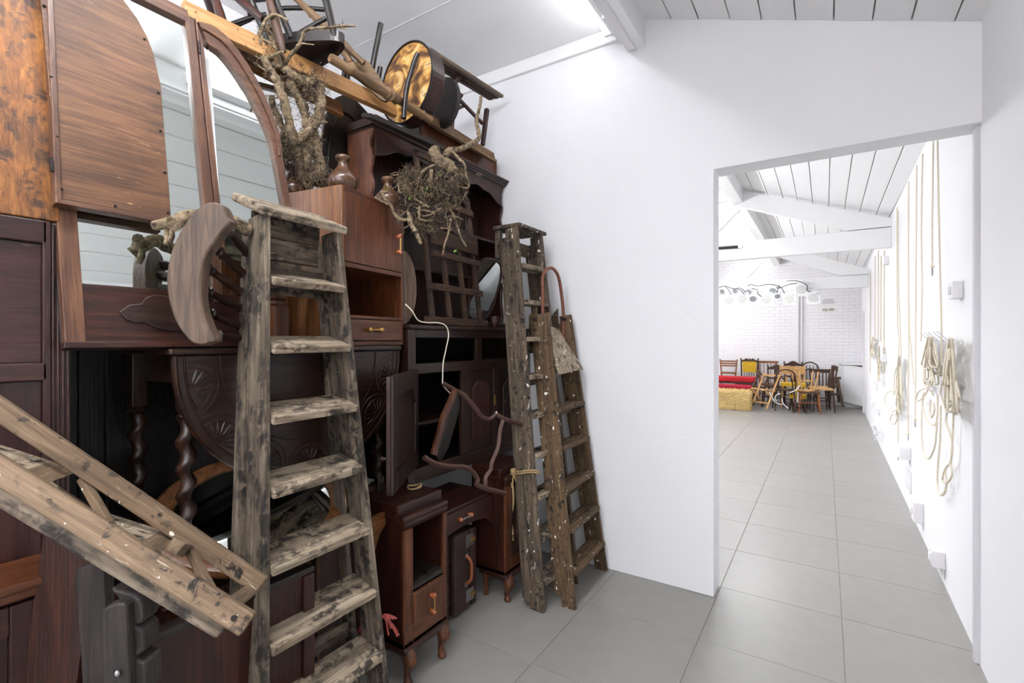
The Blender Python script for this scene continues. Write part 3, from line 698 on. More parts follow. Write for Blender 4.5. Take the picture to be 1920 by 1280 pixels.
# --- round oak mirror lying under the table
c = P(478, 985, t=1.72); nn = V((.62, -.28, .74)).normalized(); e1 = nn.cross(V((0, 0, 1))).normalized(); e2 = e1.cross(nn)
c = c + V((-.08, .05, .03))
t = thing('round_mirror', 'round oak-framed mirror propped under the gate-leg table', 'mirror', c - e2 * .2)
q = MB(); n = 40; prof = [(.235, -.012), (.235, .004), (.25, .014), (.285, .014), (.297, .002), (.297, -.014)]
vs, fs = [], []
for i in range(n):
    a = 2 * math.pi * i / n; d = e1 * math.cos(a) * 1.12 + e2 * math.sin(a) * .82
    vs += [c + d * r + nn * h for r, h in prof]
m_ = len(prof)
for i in range(n):
    for j in range(m_):
        fs.append((i*m_+j, i*m_+(j+1)%m_, ((i+1)%n)*m_+(j+1)%m_, ((i+1)%n)*m_+j))
q._a(vs, fs); q.build('frame', 'golden|x', t, smooth=40)
MB().prism([c + (e1 * math.cos(2*math.pi*i/n) * 1.12 + e2 * math.sin(2*math.pi*i/n) * .82) * .238 - nn * .01 for i in range(n)], nn * .006).build('glass', 'mirror', t)
# --- chest of drawers on its side, carrying the table
t = thing('chest_of_drawers', 'mahogany chest of drawers lying on its side behind the tall ladder', 'chest', (-1.95, 1.1, 0))
X = -1.70
MB().box((-2.2, .60, 0), (X - .018, 1.47, .658)).build('carcass', 'mahogany|y', t, bevel=.003)
ys = [.66, .94, 1.19, 1.455]
for i in range(3):
    a, b = ys[i] + .012, ys[i + 1] - .012
    d = MB().box((X - .018, a, .04), (X, b, .645)).build('drawer', 'mahogany|z', t, bevel=.003)
    for yy in (a + .012, b - .012): MB().box((X, yy - .0035, .06), (X + .0012, yy + .0035, .63)).build('inlay_line', 'golden|z', d)
    for yy, zz in ((((a + b) / 2), .50), (((a + b) / 2), .20)):
        q = MB()
        for z_ in (zz - .045, zz + .045): q.lathe((X, yy, z_), (X + .014, yy, z_), [(0, .014), (.3, .014), (.5, .007), (1, .006)], 10); q.ball((X + .018, yy, z_), .008, 8)
        q.tube(smoothpath([(X + .018, yy, zz + .045), (X + .034, yy + .012, zz + .03), (X + .038, yy + .014, zz), (X + .034, yy + .012, zz - .03), (X + .018, yy, zz - .045)], 4), .0045, 8)
        q.build('drop_handle', 'iron', d, smooth=50)
# curved bracket board lying against the chest
pts = [(683, 978), (735, 955), (736, 972), (722, 985), (712, 1003), (704, 1030), (700, 1052), (686, 1056)]
o = MB().prism([P(u, v, x=-1.60) for u, v in pts], (-.022, 0, 0)).build('bracket_board', 'golden|y', bevel=.002)
tag(o, 'small curved wooden bracket board between the tall ladder and the dressing table', 'board')
# --- lower left corner
t = thing('low_cupboard', 'low mahogany cupboard with a moulded panel in the bottom left corner', 'cupboard', (-1.72, .0, 0))
X = -1.60
MB().box((-1.765, -.5, 0), (X - .02, .40, .885)).build('carcass', 'mahogany|z', t)
MB().box((-1.765, -.5, .885), (X + .02, .41, .905)).build('top_board', 'walnut|y', t, bevel=.006)
MB().box((-1.765, -.5, .86), (X + .008, .405, .885)).build('moulding', 'walnut|y', t, bevel=.006)
panel_front(t, X, -.3, .39, .05, .85, 'mahogany', .07, .014)
def slab(name, label, pix, tt, th, m, cat='board', bev=.006, dt=0.0):
    pts = [P(u, v, t=tt + dt * (v - 1000) / 280) for u, v in pix]
    o = MB().prism(pts, fw * th).build(name, m, bevel=bev); return tag(o, label, cat)
slab('bed_board', 'brown board with a pale worn edge leaning in the bottom left corner', [(80, 1002), (160, 1003), (166, 1060), (158, 1180), (140, 1300), (120, 1690), (-22, 1690), (36, 1300)], 1.17, .022, 'mahogany|z', bev=.003, dt=-.01)
slab('grey_slab', 'dark grey board with a rounded top beside the brown board', [(140, 1072), (150, 1064), (178, 1052), (190, 1042), (194, 1046), (196, 1120), (204, 1300), (214, 1700), (170, 1700), (155, 1300), (146, 1160)], 1.15, .03, 'greywood|z')
t = thing('slatted_frame', 'dark grey slatted wooden frame with rounded ends at the bottom left', 'frame', P(230, 1280, t=1.0) * 1.0)
def part(name, pix, tt, th, m): return MB().prism([P(u, v, t=tt) for u, v in pix], fw * th).build(name, m, t, bevel=.005)
part('upright', [(188, 1158), (190, 1146), (200, 1137), (220, 1130), (233, 1131), (237, 1137), (240, 1220), (243, 1320), (250, 1960), (205, 1960), (195, 1320), (190, 1220)], 1.0, .03, 'greywood|z')
for pix in ([(205, 1102), (226, 1107), (250, 1114), (262, 1124), (267, 1136), (268, 1160), (264, 1170), (254, 1172), (244, 1164), (240, 1140), (222, 1124)], [(240, 1168), (252, 1172), (268, 1184), (270, 1220), (258, 1232), (241, 1224)], [(242, 1232), (258, 1238), (271, 1242), (273, 1300), (244, 1300)]):
    part('slat_end', pix, 1.02, .05, 'greywood|z')
a = P(220, 1262, t=.995); MB().ball(a, .0055, 10, (1, 1, 1.3)).build('stud', 'steel', t, smooth=80)
t = thing('headboard', 'brown panelled headboard with a dark moulded top edge behind the slanting ladder', 'headboard', (-1.47, .75, 0))
MB().box((-1.49, .53, 0), (-1.46, 1.02, .69)).build('panel', 'mahogany|z', t, bevel=.002)
MB().box((-1.497, .525, .69), (-1.452, 1.025, .712)).build('top_moulding', 'blackwood|y', t, bevel=.006)
MB().box((-1.46, .98, 0), (-1.448, 1.02, .69)).build('end_stile', 'mahogany|z', t, bevel=.003)
# --- dark pieces in the depth of the stack
t = thing('back_wardrobe', 'dark wardrobe standing in the depth behind the table', 'wardrobe', (-2.5, 1.1, 0))
MB().box((-2.9, .2, 0), (-2.32, 1.72, 2.02)).build('carcass', 'blackwood|z', t)
for i in range(3): panel_front(t, -2.30, .22 + .5 * i, .70 + .5 * i, .1, 1.98, 'blackwood', .06)
t = thing('golden_cupboard', 'golden brown cupboard side seen between the ladder treads', 'cupboard', (-2.05, 1.3, 1.447))
MB().box((-2.30, .98, 1.449), (-1.98, 1.262, 2.02)).build('carcass', 'golden|z', t, bevel=.003)
p = P(520, 640, x=-1.88); 
t = thing('turned_post', 'golden brown turned furniture post seen between the ladder treads', 'post', (p.x, p.y, 1.449))
MB().prism([(p.x - .035, p.y - .035, 1.449), (p.x + .035, p.y - .035, 1.449), (p.x + .035, p.y + .035, 1.449), (p.x - .035, p.y + .035, 1.449)], (0, 0, .16)).build('block', 'walnut|z', t, bevel=.008)
MB().lathe((p.x, p.y, 1.608), (p.x, p.y, 1.80), [(0, .034), (.06, .038), (.12, .03), (.18, .036), (.24, .022), (.5, .03), (.8, .022), (1, .028)]).build('turning', 'walnut|z', t, smooth=50)
# ================================================================ RIGHT HALF OF THE FURNITURE STACK
def wave_board(xs, y0, y1, ztop, fn, th, n=40):
    """board in the plane x=xs between y0 and y1 with a shaped lower edge fn(s)"""
    pts = [V((xs, y0, ztop)), V((xs, y1, ztop))]
    for i in range(n + 1):
        s = 1 - i / n; pts.append(V((xs, y0 + (y1 - y0) * s, fn(s))))
    return MB().prism(pts, (-th, 0, 0))
def bar_handle(parent, p, d, L, m_end='bakelite', m_bar='brass', out=V((1, 0, 0)), r=.011):
    """two turned ends and a bar between them"""
    q = MB()
    for s in (-1, 1):
        c = p + d * (s * L / 2); q.lathe(c, c + out * .024, [(0, r * .8), (.4, r), (.8, r * 1.05), (1, r * .6)], 10)
        q.ball(c + out * .02 + d * (s * .004), r * .95, 10)
    h = q.build('handle', m_end, parent, smooth=60)
    MB().tube([p - d * (L / 2) + out * .02, p + d * (L / 2) + out * .02], .004, 8).build('bar', m_bar, h, smooth=60)
    return h
# --- upside-down bedside cabinet on the table
C0 = P(641, 345, t=2.033); th = R(9.5)
base = V((C0.x, C0.y, 1.449)); LM = Mx.Translation(base) @ Mx.Rotation(th, 4, 'Z')
t = thing('bedside_cabinet', 'walnut bedside cabinet turned upside down with bulbous feet on top', 'cabinet', base, th)
def lb(name, lo, hi, m, parent=None, bev=.002): return MB(LM).box(lo, hi).build(name, m, parent or t, MW[t], bevel=bev)
Wc, Dc, Hc = .43, .40, C0.z - 1.449
lb('side', (-Dc, 0, 0), (0, .016, Hc), 'golden|z'); lb('side', (-Dc, Wc - .016, 0), (0, Wc, Hc), 'walnut|z')
lb('back', (-Dc, .016, 0), (-Dc + .01, Wc - .016, Hc), 'darkoak|z')
lb('base_board', (-Dc, .016, Hc - .018), (0, Wc - .016, Hc), 'walnut|y'); lb('top_board', (-Dc, .016, 0), (0, Wc - .016, .018), 'walnut|y')
lb('shelf', (-Dc + .01, .016, .335), (0, Wc - .016, .355), 'walnut|y'); lb('shelf', (-Dc + .01, .016, .118), (0, Wc - .016, .132), 'walnut|y')
d = lb('door', (-.018, .018, .358), (.002, Wc - .018, Hc - .02), 'walnut|z')
bar_handle(d, LM @ V((.002, Wc - .055, .49)), V((0, 0, 1)), .075, out=(LM.to_3x3() @ V((1, 0, 0))))
d = lb('drawer', (-.3, .02, .022), (.002, Wc - .02, .114), 'walnut|y')
bar_handle(d, LM @ V((.002, Wc / 2 - .02, .07)), LM.to_3x3() @ V((0, 1, 0)), .075, 'brass', out=(LM.to_3x3() @ V((1, 0, 0))))
fp = [(0, .052), (.08, .061), (.22, .066), (.36, .058), (.5, .040), (.62, .026), (.72, .0195), (.79, .020), (.84, .027), (.89, .032), (.94, .032), (.98, .026), (1, .010)]
for i, (fx, fy) in enumerate(((-.05, .06), (-.05, Wc - .06), (-Dc + .05, .06), (-Dc + .05, Wc - .06))):
    a = LM @ V((fx, fy, Hc)); MB().lathe(a, a + V((0, 0, .15)), fp, 4 if False else 16).build('bun_foot', 'bunwood|z', t, smooth=50)
# --- sideboard: drawers missing, one door hanging open
X, ZB, ZT = -1.75, .74, 1.55
def SY(u): return P(u, 640, x=X).y
t = thing('sideboard', 'dark oak sideboard with empty drawer openings and one door hanging open', 'sideboard', (-1.98, 2.35, .61))
y0, y1 = SY(765), 2.93
MB().box((-2.22, y0 - .004, ZT - .022), (X + .025, y1 + .01, ZT)).build('top_board', 'darkoak|y', t, bevel=.008)
MB().box((-2.20, y0, ZB), (-2.18, y1, ZT - .022)).build('back_panel', 'blackwood|y', t)
MB().box((-2.20, y0, ZB), (X - .02, y0 + .018, ZT - .022)).build('side_panel', 'darkoak|z', t)
MB().box((-2.20, y1 - .018, ZB), (X - .02, y1, ZT - .022)).build('side_panel', 'darkoak|z', t)
MB().box((-2.20, y0, ZB), (X - .02, y1, ZB + .02)).build('floor_board', 'greywood|y', t)
MB().box((-2.18, y0 + .02, 1.33), (X - .02, y1, 1.345)).build('dust_board', 'blackwood|y', t)
MB().box((-2.18, y0 + .02, 1.02), (X - .06, SY(865), 1.035)).build('shelf', 'darkoak|y', t)
zr = lambda u, v: P(u, v, x=X).z
z1, z2, z3 = zr(800, 633), zr(800, 681), zr(800, 700)
def rail(n, a, b, c, d, m='darkoak|y', x=X, th=.022): return MB().box((x - th, a, c), (x, b, d)).build(n, m, t, bevel=.003)
rail('post', y0, SY(780), .622, ZT - .022, 'darkoak|z'); rail('post', SY(893), SY(904), z2, z1, 'darkoak|z'); rail('post', y1 - .05, y1, .622, ZT - .022, 'darkoak|z')
rail('rail', SY(780), y1 - .05, z1, ZT - .022); rail('rail', SY(780), y1 - .05, z3, z2)
rail('rail', SY(780), y1 - .05, ZB, ZB + .075)
rail('post', SY(866), SY(876), ZB + .075, z3, 'darkoak|z'); rail('post', SY(926), SY(932), ZB + .075, z3, 'darkoak|z')
for yy in (y0 + .02, y1 - .03): MB().box((-2.19, yy - .02, .622), (-2.15, yy + .02, ZB)).build('leg', 'darkoak|z', t)
def arch_panel(y0, y1, z0, z1, x, par, m='darkoak'):
    """raised panel with clipped upper corners"""
    c = (y1 - y0) * .28
    pts = [(x, y0, z0), (x, y1, z0), (x, y1, z1 - c), (x, y1 - c, z1), (x, y0 + c, z1), (x, y0, z1 - c)]
    MB().prism(pts, (.010, 0, 0)).build('raised_panel', m + '|z', par, bevel=.004)
a, b = SY(876), SY(926); q = MB().box((X - .02, a, ZB + .075), (X - .006, b, z3)).build('door', 'darkoak|z', t, bevel=.002)
arch_panel(a + .05, b - .05, ZB + .14, z3 - .07, X - .007, q, 'mahogany')
a, b = SY(932), y1 - .05; q = MB().box((X - .02, a, ZB + .075), (X - .006, b, z3)).build('door', 'darkoak|z', t, bevel=.002)
arch_panel(a + .07, b - .05, ZB + .14, z3 - .07, X - .007, q)
kn = P(942, 752, x=X); MB().lathe(kn, kn + V((.03, 0, 0)), [(0, .008), (.4, .007), (.6, .014), (.85, .014), (1, .006)], 10).build('knob', 'mahogany', q, smooth=60)
MB().box((X - .004, SY(926) + .002, zr(925, 760)), (X + .003, SY(926) + .016, zr(925, 740))).build('lock_plate', 'brass', q)
# open door
hp, op = V((X + .005, y0 + .04, 0)), V((-1.478, 1.375, 0))
DMx = frame_of(hp, op, (0, 0, 1)); DMx.translation = (hp.x, hp.y, 0); wd_ = (op - hp).length
DZ0, DZ1 = .845, 1.325
q = MB(DMx).box((0, -.009, DZ0), (wd_, .009, DZ1)).build('door', 'darkoak|z', t, bevel=.003)
sgn = 1 if (DMx.to_3x3() @ V((0, 1, 0))).dot(V((1, -1, 0))) > 0 else -1
pf = lambda n, lo, hi, m='darkoak|z': MB(DMx).box((lo[0], sgn * .009, lo[1]), (hi[0], sgn * .021, hi[1])).build(n, m, q, bevel=.003)
for a, b, n in (((0, DZ0), (.07, DZ1), 'door_stile'), ((wd_ - .07, DZ0), (wd_, DZ1), 'door_stile'), ((.07, DZ0), (wd_ - .07, DZ0 + .075), 'door_rail'), ((.07, DZ1 - .085), (wd_ - .07, DZ1), 'door_rail')): pf(n, a, b, 'darkoak|z' if n == 'door_stile' else 'darkoak|x')
for x0, s in ((.07, 1), (wd_ - .07, -1)):
    pts = [DMx @ V((x0, sgn * .009, DZ1 - .085)), DMx @ V((x0 + s * .06, sgn * .009, DZ1 - .085)), DMx @ V((x0, sgn * .009, DZ1 - .16))]
    MB().prism(pts, (DMx.to_3x3() @ V((0, sgn, 0))) * .012).build('corner_block', 'darkoak|z', q)
e = DMx @ V((wd_ - .02, -sgn * .009, .99)); nv = DMx.to_3x3() @ V((0, -sgn, 0)); MB().lathe(e, e + nv * .03, [(0, .007), (.4, .006), (.6, .012), (.85, .012), (1, .005)], 10).build('knob', 'mahogany', q, smooth=60)
# --- plate rack standing on the sideboard
X, Z0, Z1 = -1.97, 1.552, 2.575
y0, y1 = 1.728, 2.945
t = thing('dresser_rack', 'dark dresser rack with a moulded cornice and wavy valances on the sideboard', 'dresser', (-2.0, 2.25, Z0))
def scallop_side(y, par, zlo, zhi, m='mahogany|z'):
    pts = [(X - .21, y, zlo), (X - .21, y, zhi)]
    n = 36
    for i in range(n + 1):
        s = 1 - i / n; z = zlo + (zhi - zlo) * s
        pts.append((X - .012 + .010 * math.cos(s * 44) , y, z))
    MB().prism(pts, (0, .02, 0)).build('side_panel', m, par, bevel=.003)
scallop_side(y0, t, Z0, Z1, 'walnut|z'); scallop_side(y1 - .02, t, Z0, Z1)
MB().box((X - .21, y0, Z0), (X - .20, y1, Z1)).build('back_panel', 'mahogany|z', t)
for z in (1.88, 2.165): MB().box((X - .2, y0 + .02, z), (X - .03, y1 - .02, z + .018)).build('shelf', 'darkoak|y', t, bevel=.003)
MB().box((X - .21, y0, Z1), (X, y1, Z1 + .018)).build('top_board', 'darkoak|y', t)
wv = lambda s: Z1 - .055 - .045 * (1 - abs(2 * ((s * 2) % 1) - 1)) ** 0 * 0 - .085 * (1 - abs(math.sin(2 * math.pi * s))) ** 1.1 - .012 * (math.sin(math.pi * 8 * s) ** 2)
wave_board(X, y0 + .02, y1 - .02, Z1, wv, .016, 60).build('valance', 'mahogany|y', t, bevel=.002)
co = [(0, .0), (.010, .003), (.014, .012), (.024, .018), (.030, .028), (.038, .030), (.038, .040), (-.2, .040), (-.2, 0)]
MB().prism([(X + a, y0 - .015, Z1 + .012 + b) for a, b in co], (0, y1 - y0 + .03, 0)).build('cornice', 'mahogany|y', t)
for yy in (y0 + .39, y0 + .78): MB().box((X - .016, yy - .012, 2.18), (X, yy + .012, 2.47)).build('rack_post', 'darkoak|z', t)
# --- dressing table with two pedestals at the bottom
t = thing('dressing_table', 'kneehole dressing table with curved apron, two pedestals and short cabriole legs', 'dressing table', (-1.7, 2.1, 0))
def pedestal(xf, ya, yb, zb, zt_, kind):
    xb = xf - (.40 if kind == 0 else .235)
    MB().box((xb, ya, zb), (xf - .012, ya + .014, zt_)).build('pedestal_side', 'mahogany|z', t); MB().box((xb, yb - .014, zb), (xf - .012, yb, zt_)).build('pedestal_side', 'mahogany|z', t)
    MB().box((xb, ya, zb), (xb + .01, yb, zt_)).build('pedestal_back', 'blackwood|z', t)
    MB().box((xb, ya, zb), (xf, yb, zb + .02)).build('pedestal_floor', 'walnut|y', t)
    q = MB(); q.box((xb, ya - .004, zt_), (xf - .035, yb + .004, zt_ + .055)); q.build('upper_step', 'mahogany|y', t, bevel=.008)
    MB().box((xb, ya - .006, zt_ - .012), (xf + .006, yb + .006, zt_ + .012)).build('pedestal_top', 'mahogany|y', t, bevel=.008)
    pr = [(xf - .012, zt_ - .012), (xf + .004, zt_ - .012), (xf + .004, zt_ - .028), (xf - .012, zt_ - .05)]
    MB().prism([(a, ya, b) for a, b in pr], (0, yb - ya, 0)).build('hood_moulding', 'mahogany|y', t, bevel=.003)
    sw = .055
    MB().box((xf - .016, ya, zb), (xf, ya + sw, zt_ - .045)).build('front_stile', 'walnut|z', t, bevel=.003)
    MB().box((xf - .016, yb - .028, zb), (xf, yb, zt_ - .045)).build('front_stile', 'walnut|z', t, bevel=.003)
    MB().box((xf - .016, ya + sw, zb), (xf, yb - .028, zb + .10)).build('front_rail', 'walnut|y', t, bevel=.003)
    if kind == 0:
        sh = MB().box((xb, ya + .014, .395), (xf - .002, yb - .014, .412)).build('niche_shelf', 'greywood|y', t, bevel=.003)
        MB().box((xf - .05, yb - .11, .412), (xf - .02, yb - .05, .428)).build('latch_block', 'blackwood|y', sh)
        d = MB().box((xf - .014, ya + .05, zb + .085), (xf + .008, yb - .018, .385)).build('door', 'walnut|z', t, bevel=.008)
        bar_handle(d, V((xf + .008, (ya + yb) / 2 + .02, .30)), V((0, 0, 1)), .07)
    else:
        d = MB().box((xf - .014, ya + .05, zb + .085), (xf + .006, yb - .018, zt_ - .06)).build('door', 'mahogany|z', t, bevel=.006)
        arch_panel(ya + .10, yb - .06, zb + .13, zt_ - .12, xf + .004, d, 'mahogany')
    q = MB(); q.box((xb + .05, ya - .004, zb - .03), (xf + .012, yb + .004, zb + .004)); q.build('plinth_moulding', 'mahogany|y', t, bevel=.012)
    for yy in (ya + .03, yb - .03):
        q = MB(); q.tube(smoothpath([(xf - .01, yy, zb - .02), (xf + .005, yy, zb - .05), (xf - .004, yy, zb - .085), (xf - .012, yy, zb - .115), (xf - .006, yy, .016)], 4), [.03]*3 + [.03, .032, .03, .027, .024, .021, .018, .016, .015, .014, .014, .015, .017, .019][:14], 10)
        q.tube([(xf - .006, yy, 0), (xf - .006, yy, .008), (xf - .006, yy, .016), (xf - .006, yy, .024)], [.014, .02, .02, .012], 10)
        q.build('cabriole_leg', 'walnut|z', t, smooth=70)
    for yy in (ya + .03, yb - .03): MB().lathe((xb + .08, yy, 0), (xb + .08, yy, zb), [(0, .016), (.3, .013), (1, .026)], 8).build('rear_leg', 'walnut|z', t)
pedestal(-1.49, 1.475, 1.752, .165, .712, 0)
pedestal(-1.50, 2.262, 2.55, .155, .695, 1)
MB().box((-1.9, 1.752, .60), (-1.585, 2.262, .62)).build('middle_top', 'mahogany|y', t, bevel=.005)
MB().box((-1.9, 1.752, .44), (-1.88, 2.262, .60)).build('middle_back', 'blackwood|y', t)
df = lambda s: .46 + .045 * math.sin(math.pi * s) ** .6 - (.05 * (abs(2 * s - 1) ** 10))
d = wave_board(-1.58, 1.756, 2.258, .60, df, .02).build('drawer', 'mahogany|y', t, bevel=.003)
bar_handle(d, V((-1.58, 1.99, .555)), V((0, 1, 0)), .08, 'bakelite', 'steel', r=.012)
# --- suitcase standing on end in the kneehole
p0 = P(852, 1166, z=0); X = p0.x
t = thing('suitcase', 'old dark red leather suitcase standing on end under the dressing table drawer', 'suitcase', (X - .22, p0.y + .1, 0))
ya, yb = p0.y - .0, p0.y + .195
b_ = MB().box((X - .42, ya, .012), (X, yb - .055, .445)).build('body', 'leather', t, bevel=.018)
MB().box((X - .42, yb - .05, .012), (X - .004, yb + .01, .44)).build('lid', 'leather', t, bevel=.018)
q = MB().tube(smoothpath([(X, ya + .10, .31), (X + .026, ya + .105, .285), (X + .03, ya + .108, .235), (X + .026, ya + .105, .185), (X, ya + .10, .16)], 4), .009, 8).build('handle', 'leather_handle', t, smooth=60)
for z in (.31, .16): MB().box((X - .001, ya + .085, z - .014), (X + .005, ya + .115, z + .014)).build('handle_mount', 'steel', q)
for z in (.385, .09):
    l = MB().box((X - .001, yb - .10, z - .034), (X + .005, yb - .035, z + .034)).build('clasp', 'steel', t, bevel=.002)
    MB().box((X + .004, yb - .06, z - .012), (X + .012, yb - .03, z + .012)).build('clasp_tongue', 'brass', l, bevel=.002)
# narrow dark drawer box beside it
t = thing('narrow_drawers', 'narrow dark drawer unit with two knobs left of the suitcase', 'drawers', (-1.82, 1.85, 0))
MB().box((-2.0, 1.79, 0), (-1.655, 1.955, .45)).build('carcass', 'blackwood|z', t, bevel=.003)
for z in (.02, .235):
    d = MB().box((-1.655, 1.80, z), (-1.643, 1.948, z + .20)).build('drawer', 'blackwood|y', t, bevel=.004)
    MB().lathe((-1.643, 1.90, z + .11), (-1.61, 1.90, z + .11), [(0, .009), (.4, .008), (.6, .016), (.85, .017), (1, .008)], 10).build('knob', 'blackwood', d, smooth=60)
# --- dark arched headboard behind the vine
t = thing('arched_headboard', 'black stained headboard with a shaped top behind the vine', 'headboard', (-2.15, 1.6, 1.5))
pix = [(598, 420), (600, 300), (606, 250), (612, 218), (620, 196), (632, 182), (645, 177), (660, 181), (676, 196), (700, 222), (740, 250), (740, 420)]
hb = [P(u, v, x=-2.20) for u, v in pix]; hb[0].z = 1.45; hb[-1].z = 1.45
hb[-1].y = min(hb[-1].y, 1.655) if False else hb[-1].y
MB().prism(hb, (-.02, 0, 0)).build('panel', 'blackwood|z', t, bevel=.003)
mp = [P(u, v, x=-2.195) for u, v in [(612, 330), (618, 270), (628, 225), (638, 205), (655, 215), (676, 236), (700, 256)]]
MB().tube(mp, .007, 6).build('bead', 'blackwood|z', t, smooth=60)
# --- rack of fence slats leaning on the dresser
t = thing('slat_trellis', 'rough wooden trellis leaning against the dresser rack', 'trellis', (-1.78, 2.2, 1.552))
def TP(y, z, off=0): return V((-1.785 - (z - 1.56) * .135 + off, y, z))
for y, z0_, z1_ in ((1.983, 1.56, 2.53), (2.127, 1.56, 2.40), (2.271, 1.56, 2.45), (2.415, 1.56, 2.36)):
    board('upright_slat', TP(y, z0_), TP(y, z1_), .032, .02, (1, 0, 0), 'fencewood', t)
for ya, yb, z, w_ in ((1.90, 2.46, 1.578, .042), (1.95, 2.44, 1.765, .036), (2.01, 2.44, 1.955, .034), (2.02, 2.44, 2.05, .085), (2.12, 2.34, 2.125, .034), (2.30, 2.44, 2.10, .032), (2.16, 2.43, 2.265, .036), (1.975, 2.2, 2.505, .036)):
    board('cross_slat', TP(ya, z, .02), TP(yb, z - .006, .02), w_, .016, (1, 0, 0), 'fencewood', t)
# --- swing mirror on the sideboard
t = thing('swing_mirror', 'dark swing toilet mirror standing on the sideboard beside the ladder', 'mirror', (-1.86, 2.62, 1.552))
c = V((-1.89, 2.60, 1.80)); nn = V((.93, -.1, -.34)).normalized(); e1 = V((nn.y, -nn.x, 0)).normalized() * -1; e2 = nn.cross(e1) * 1
if e2.z < 0: e2 = -e2
outl = []
for k in range(28):
    a = 2 * math.pi * k / 28; ca, sa = math.cos(a), math.sin(a)
    outl.append((abs(ca) ** .6 * (1 if ca > 0 else -1) * .135, abs(sa) ** .7 * (1 if sa > 0 else -1) * .215))
MB().prism([c + e1 * a + e2 * b for a, b in outl], nn * -.018).build('frame', 'mahogany|z', t, bevel=.003)
MB().prism([c + e1 * a * .87 + e2 * b * .91 + nn * .001 for a, b in outl], nn * .002).build('glass', 'mirror', t)
MB().tube([c + e1 * a * .94 + e2 * b * .955 + nn * .003 for a, b in outl + outl[:1]], .009, 6).build('frame_bead', 'mahogany|z', t, smooth=60)
for s in (-1, 1):
    p = c + e1 * (.16 * s); pts = smoothpath([V((p.x, p.y, 1.565)), V((p.x, p.y + .012 * s, 1.63)), V((p.x, p.y, 1.70)), V((p.x, p.y - .004 * s, 1.79)), V((p.x, p.y, 1.86))], 4)
    MB().strip(pts, .03, .022, (1, 0, 0)).build('upright', 'mahogany|z', t, bevel=.003)
MB().box((-1.97, 2.40, 1.552), (-1.80, 2.80, 1.585)).build('base', 'mahogany|y', t, bevel=.006)
p = P(927, 590, x=-1.80); o = MB().lathe((p.x, p.y, 1.552), (p.x, p.y, 1.625), [(0, .026), (.05, .029), (.9, .029), (1, .027)], 16).build('pot', 'mahogany|z', smooth=50)
tag(o, 'small round brown wooden pot on the sideboard beside the trellis', 'pot')
# --- round board behind the bedside cabinet
c = P(770, 545, x=-1.83); o = MB().prism([V((-1.81, 1.785 + .10 * math.cos(math.pi * k / 24 - math.pi / 2), 1.552 + .19 + .19 * math.sin(math.pi * k / 24 - math.pi / 2))) for k in range(25)], (-.016, 0, 0)).build('round_board', 'elm|z', bevel=.003)
tag(o, 'grey round-edged wooden board between the bedside cabinet and the trellis', 'board')
# --- small wall bracket shelf hung over the open cupboard
def cq(x, y, xx=-1.56): return P(700 + x / 3.763, 600 + y / 3.763, x=xx)
t = thing('wall_rack', 'little wall rack of curved brown strips hanging over the open cupboard', 'rack', cq(700, 1200))
MB().strip(smoothpath([cq(490, 445, -1.70), cq(560, 485, -1.66), cq(640, 530, -1.63), cq(720, 620, -1.60), cq(770, 682, -1.58), cq(820, 698, -1.56), cq(870, 668, -1.54), cq(935, 702, -1.50), cq(1060, 742, -1.46)], 6), .020, .017, (1, 0, 1)).build('upper_strip', 'plum_metal', t, bevel=.002)
MB().strip(smoothpath([cq(355, 965, -1.62), cq(430, 1008, -1.60), cq(540, 1032, -1.58), cq(640, 1036, -1.56), cq(705, 1075, -1.54), cq(735, 1130, -1.52), cq(730, 1158, -1.51), cq(800, 1188, -1.49), cq(935, 1222, -1.46)], 6), .020, .017, (1, 0, 1)).build('lower_strip', 'plum_metal', t, bevel=.002)
MB().strip(smoothpath([cq(915, 705, -1.50), cq(895, 770, -1.50), cq(888, 830, -1.50), cq(875, 910, -1.50), cq(835, 1005, -1.50), cq(826, 1060, -1.50), cq(792, 1110, -1.50), cq(790, 1175, -1.50)], 6), .020, .017, (1, 1, 0)).build('side_strip', 'plum_metal', t, bevel=.002)
q = MB(); pts = [cq(575, 478, -1.62), cq(600, 490, -1.62), cq(575, 570, -1.62), cq(520, 690, -1.62), cq(490, 800, -1.62), cq(450, 958, -1.62), cq(415, 945, -1.62), cq(460, 790, -1.62), cq(490, 670, -1.62), cq(540, 560, -1.62)]
q.prism(pts, (-.02, .006, 0)); q.build('side_panel', 'walnut|z', t, bevel=.002)
MB().prism([cq(600, 495, -1.625), cq(612, 620, -1.66), cq(530, 900, -1.68), cq(475, 998, -1.66), cq(448, 962, -1.625), cq(520, 690, -1.625)], (-.008, 0, 0)).build('shelf_board', 'greywood|z', t)
MB().ball(cq(868, 650, -1.535), .006, 8).build('peg', 'white_cable', t, smooth=80)
# --- white flex
fx = smoothpath([P(760, 570, x=-1.74), P(772, 582, x=-1.71), P(784, 600, x=-1.71), P(800, 604.5, x=-1.72), P(822, 605, x=-1.725), P(836, 611, x=-1.72), P(841, 628, x=-1.715), P(836, 655, x=-1.715), P(831, 680, x=-1.715), P(830, 705, x=-1.715), P(831, 722, x=-1.71), P(844, 737, x=-1.70)], 6)
o = MB().tube(fx, .0032, 8).build('electric_flex', 'white_cable', smooth=70); tag(o, 'cream electric flex trailing over the sideboard edge', 'cable')
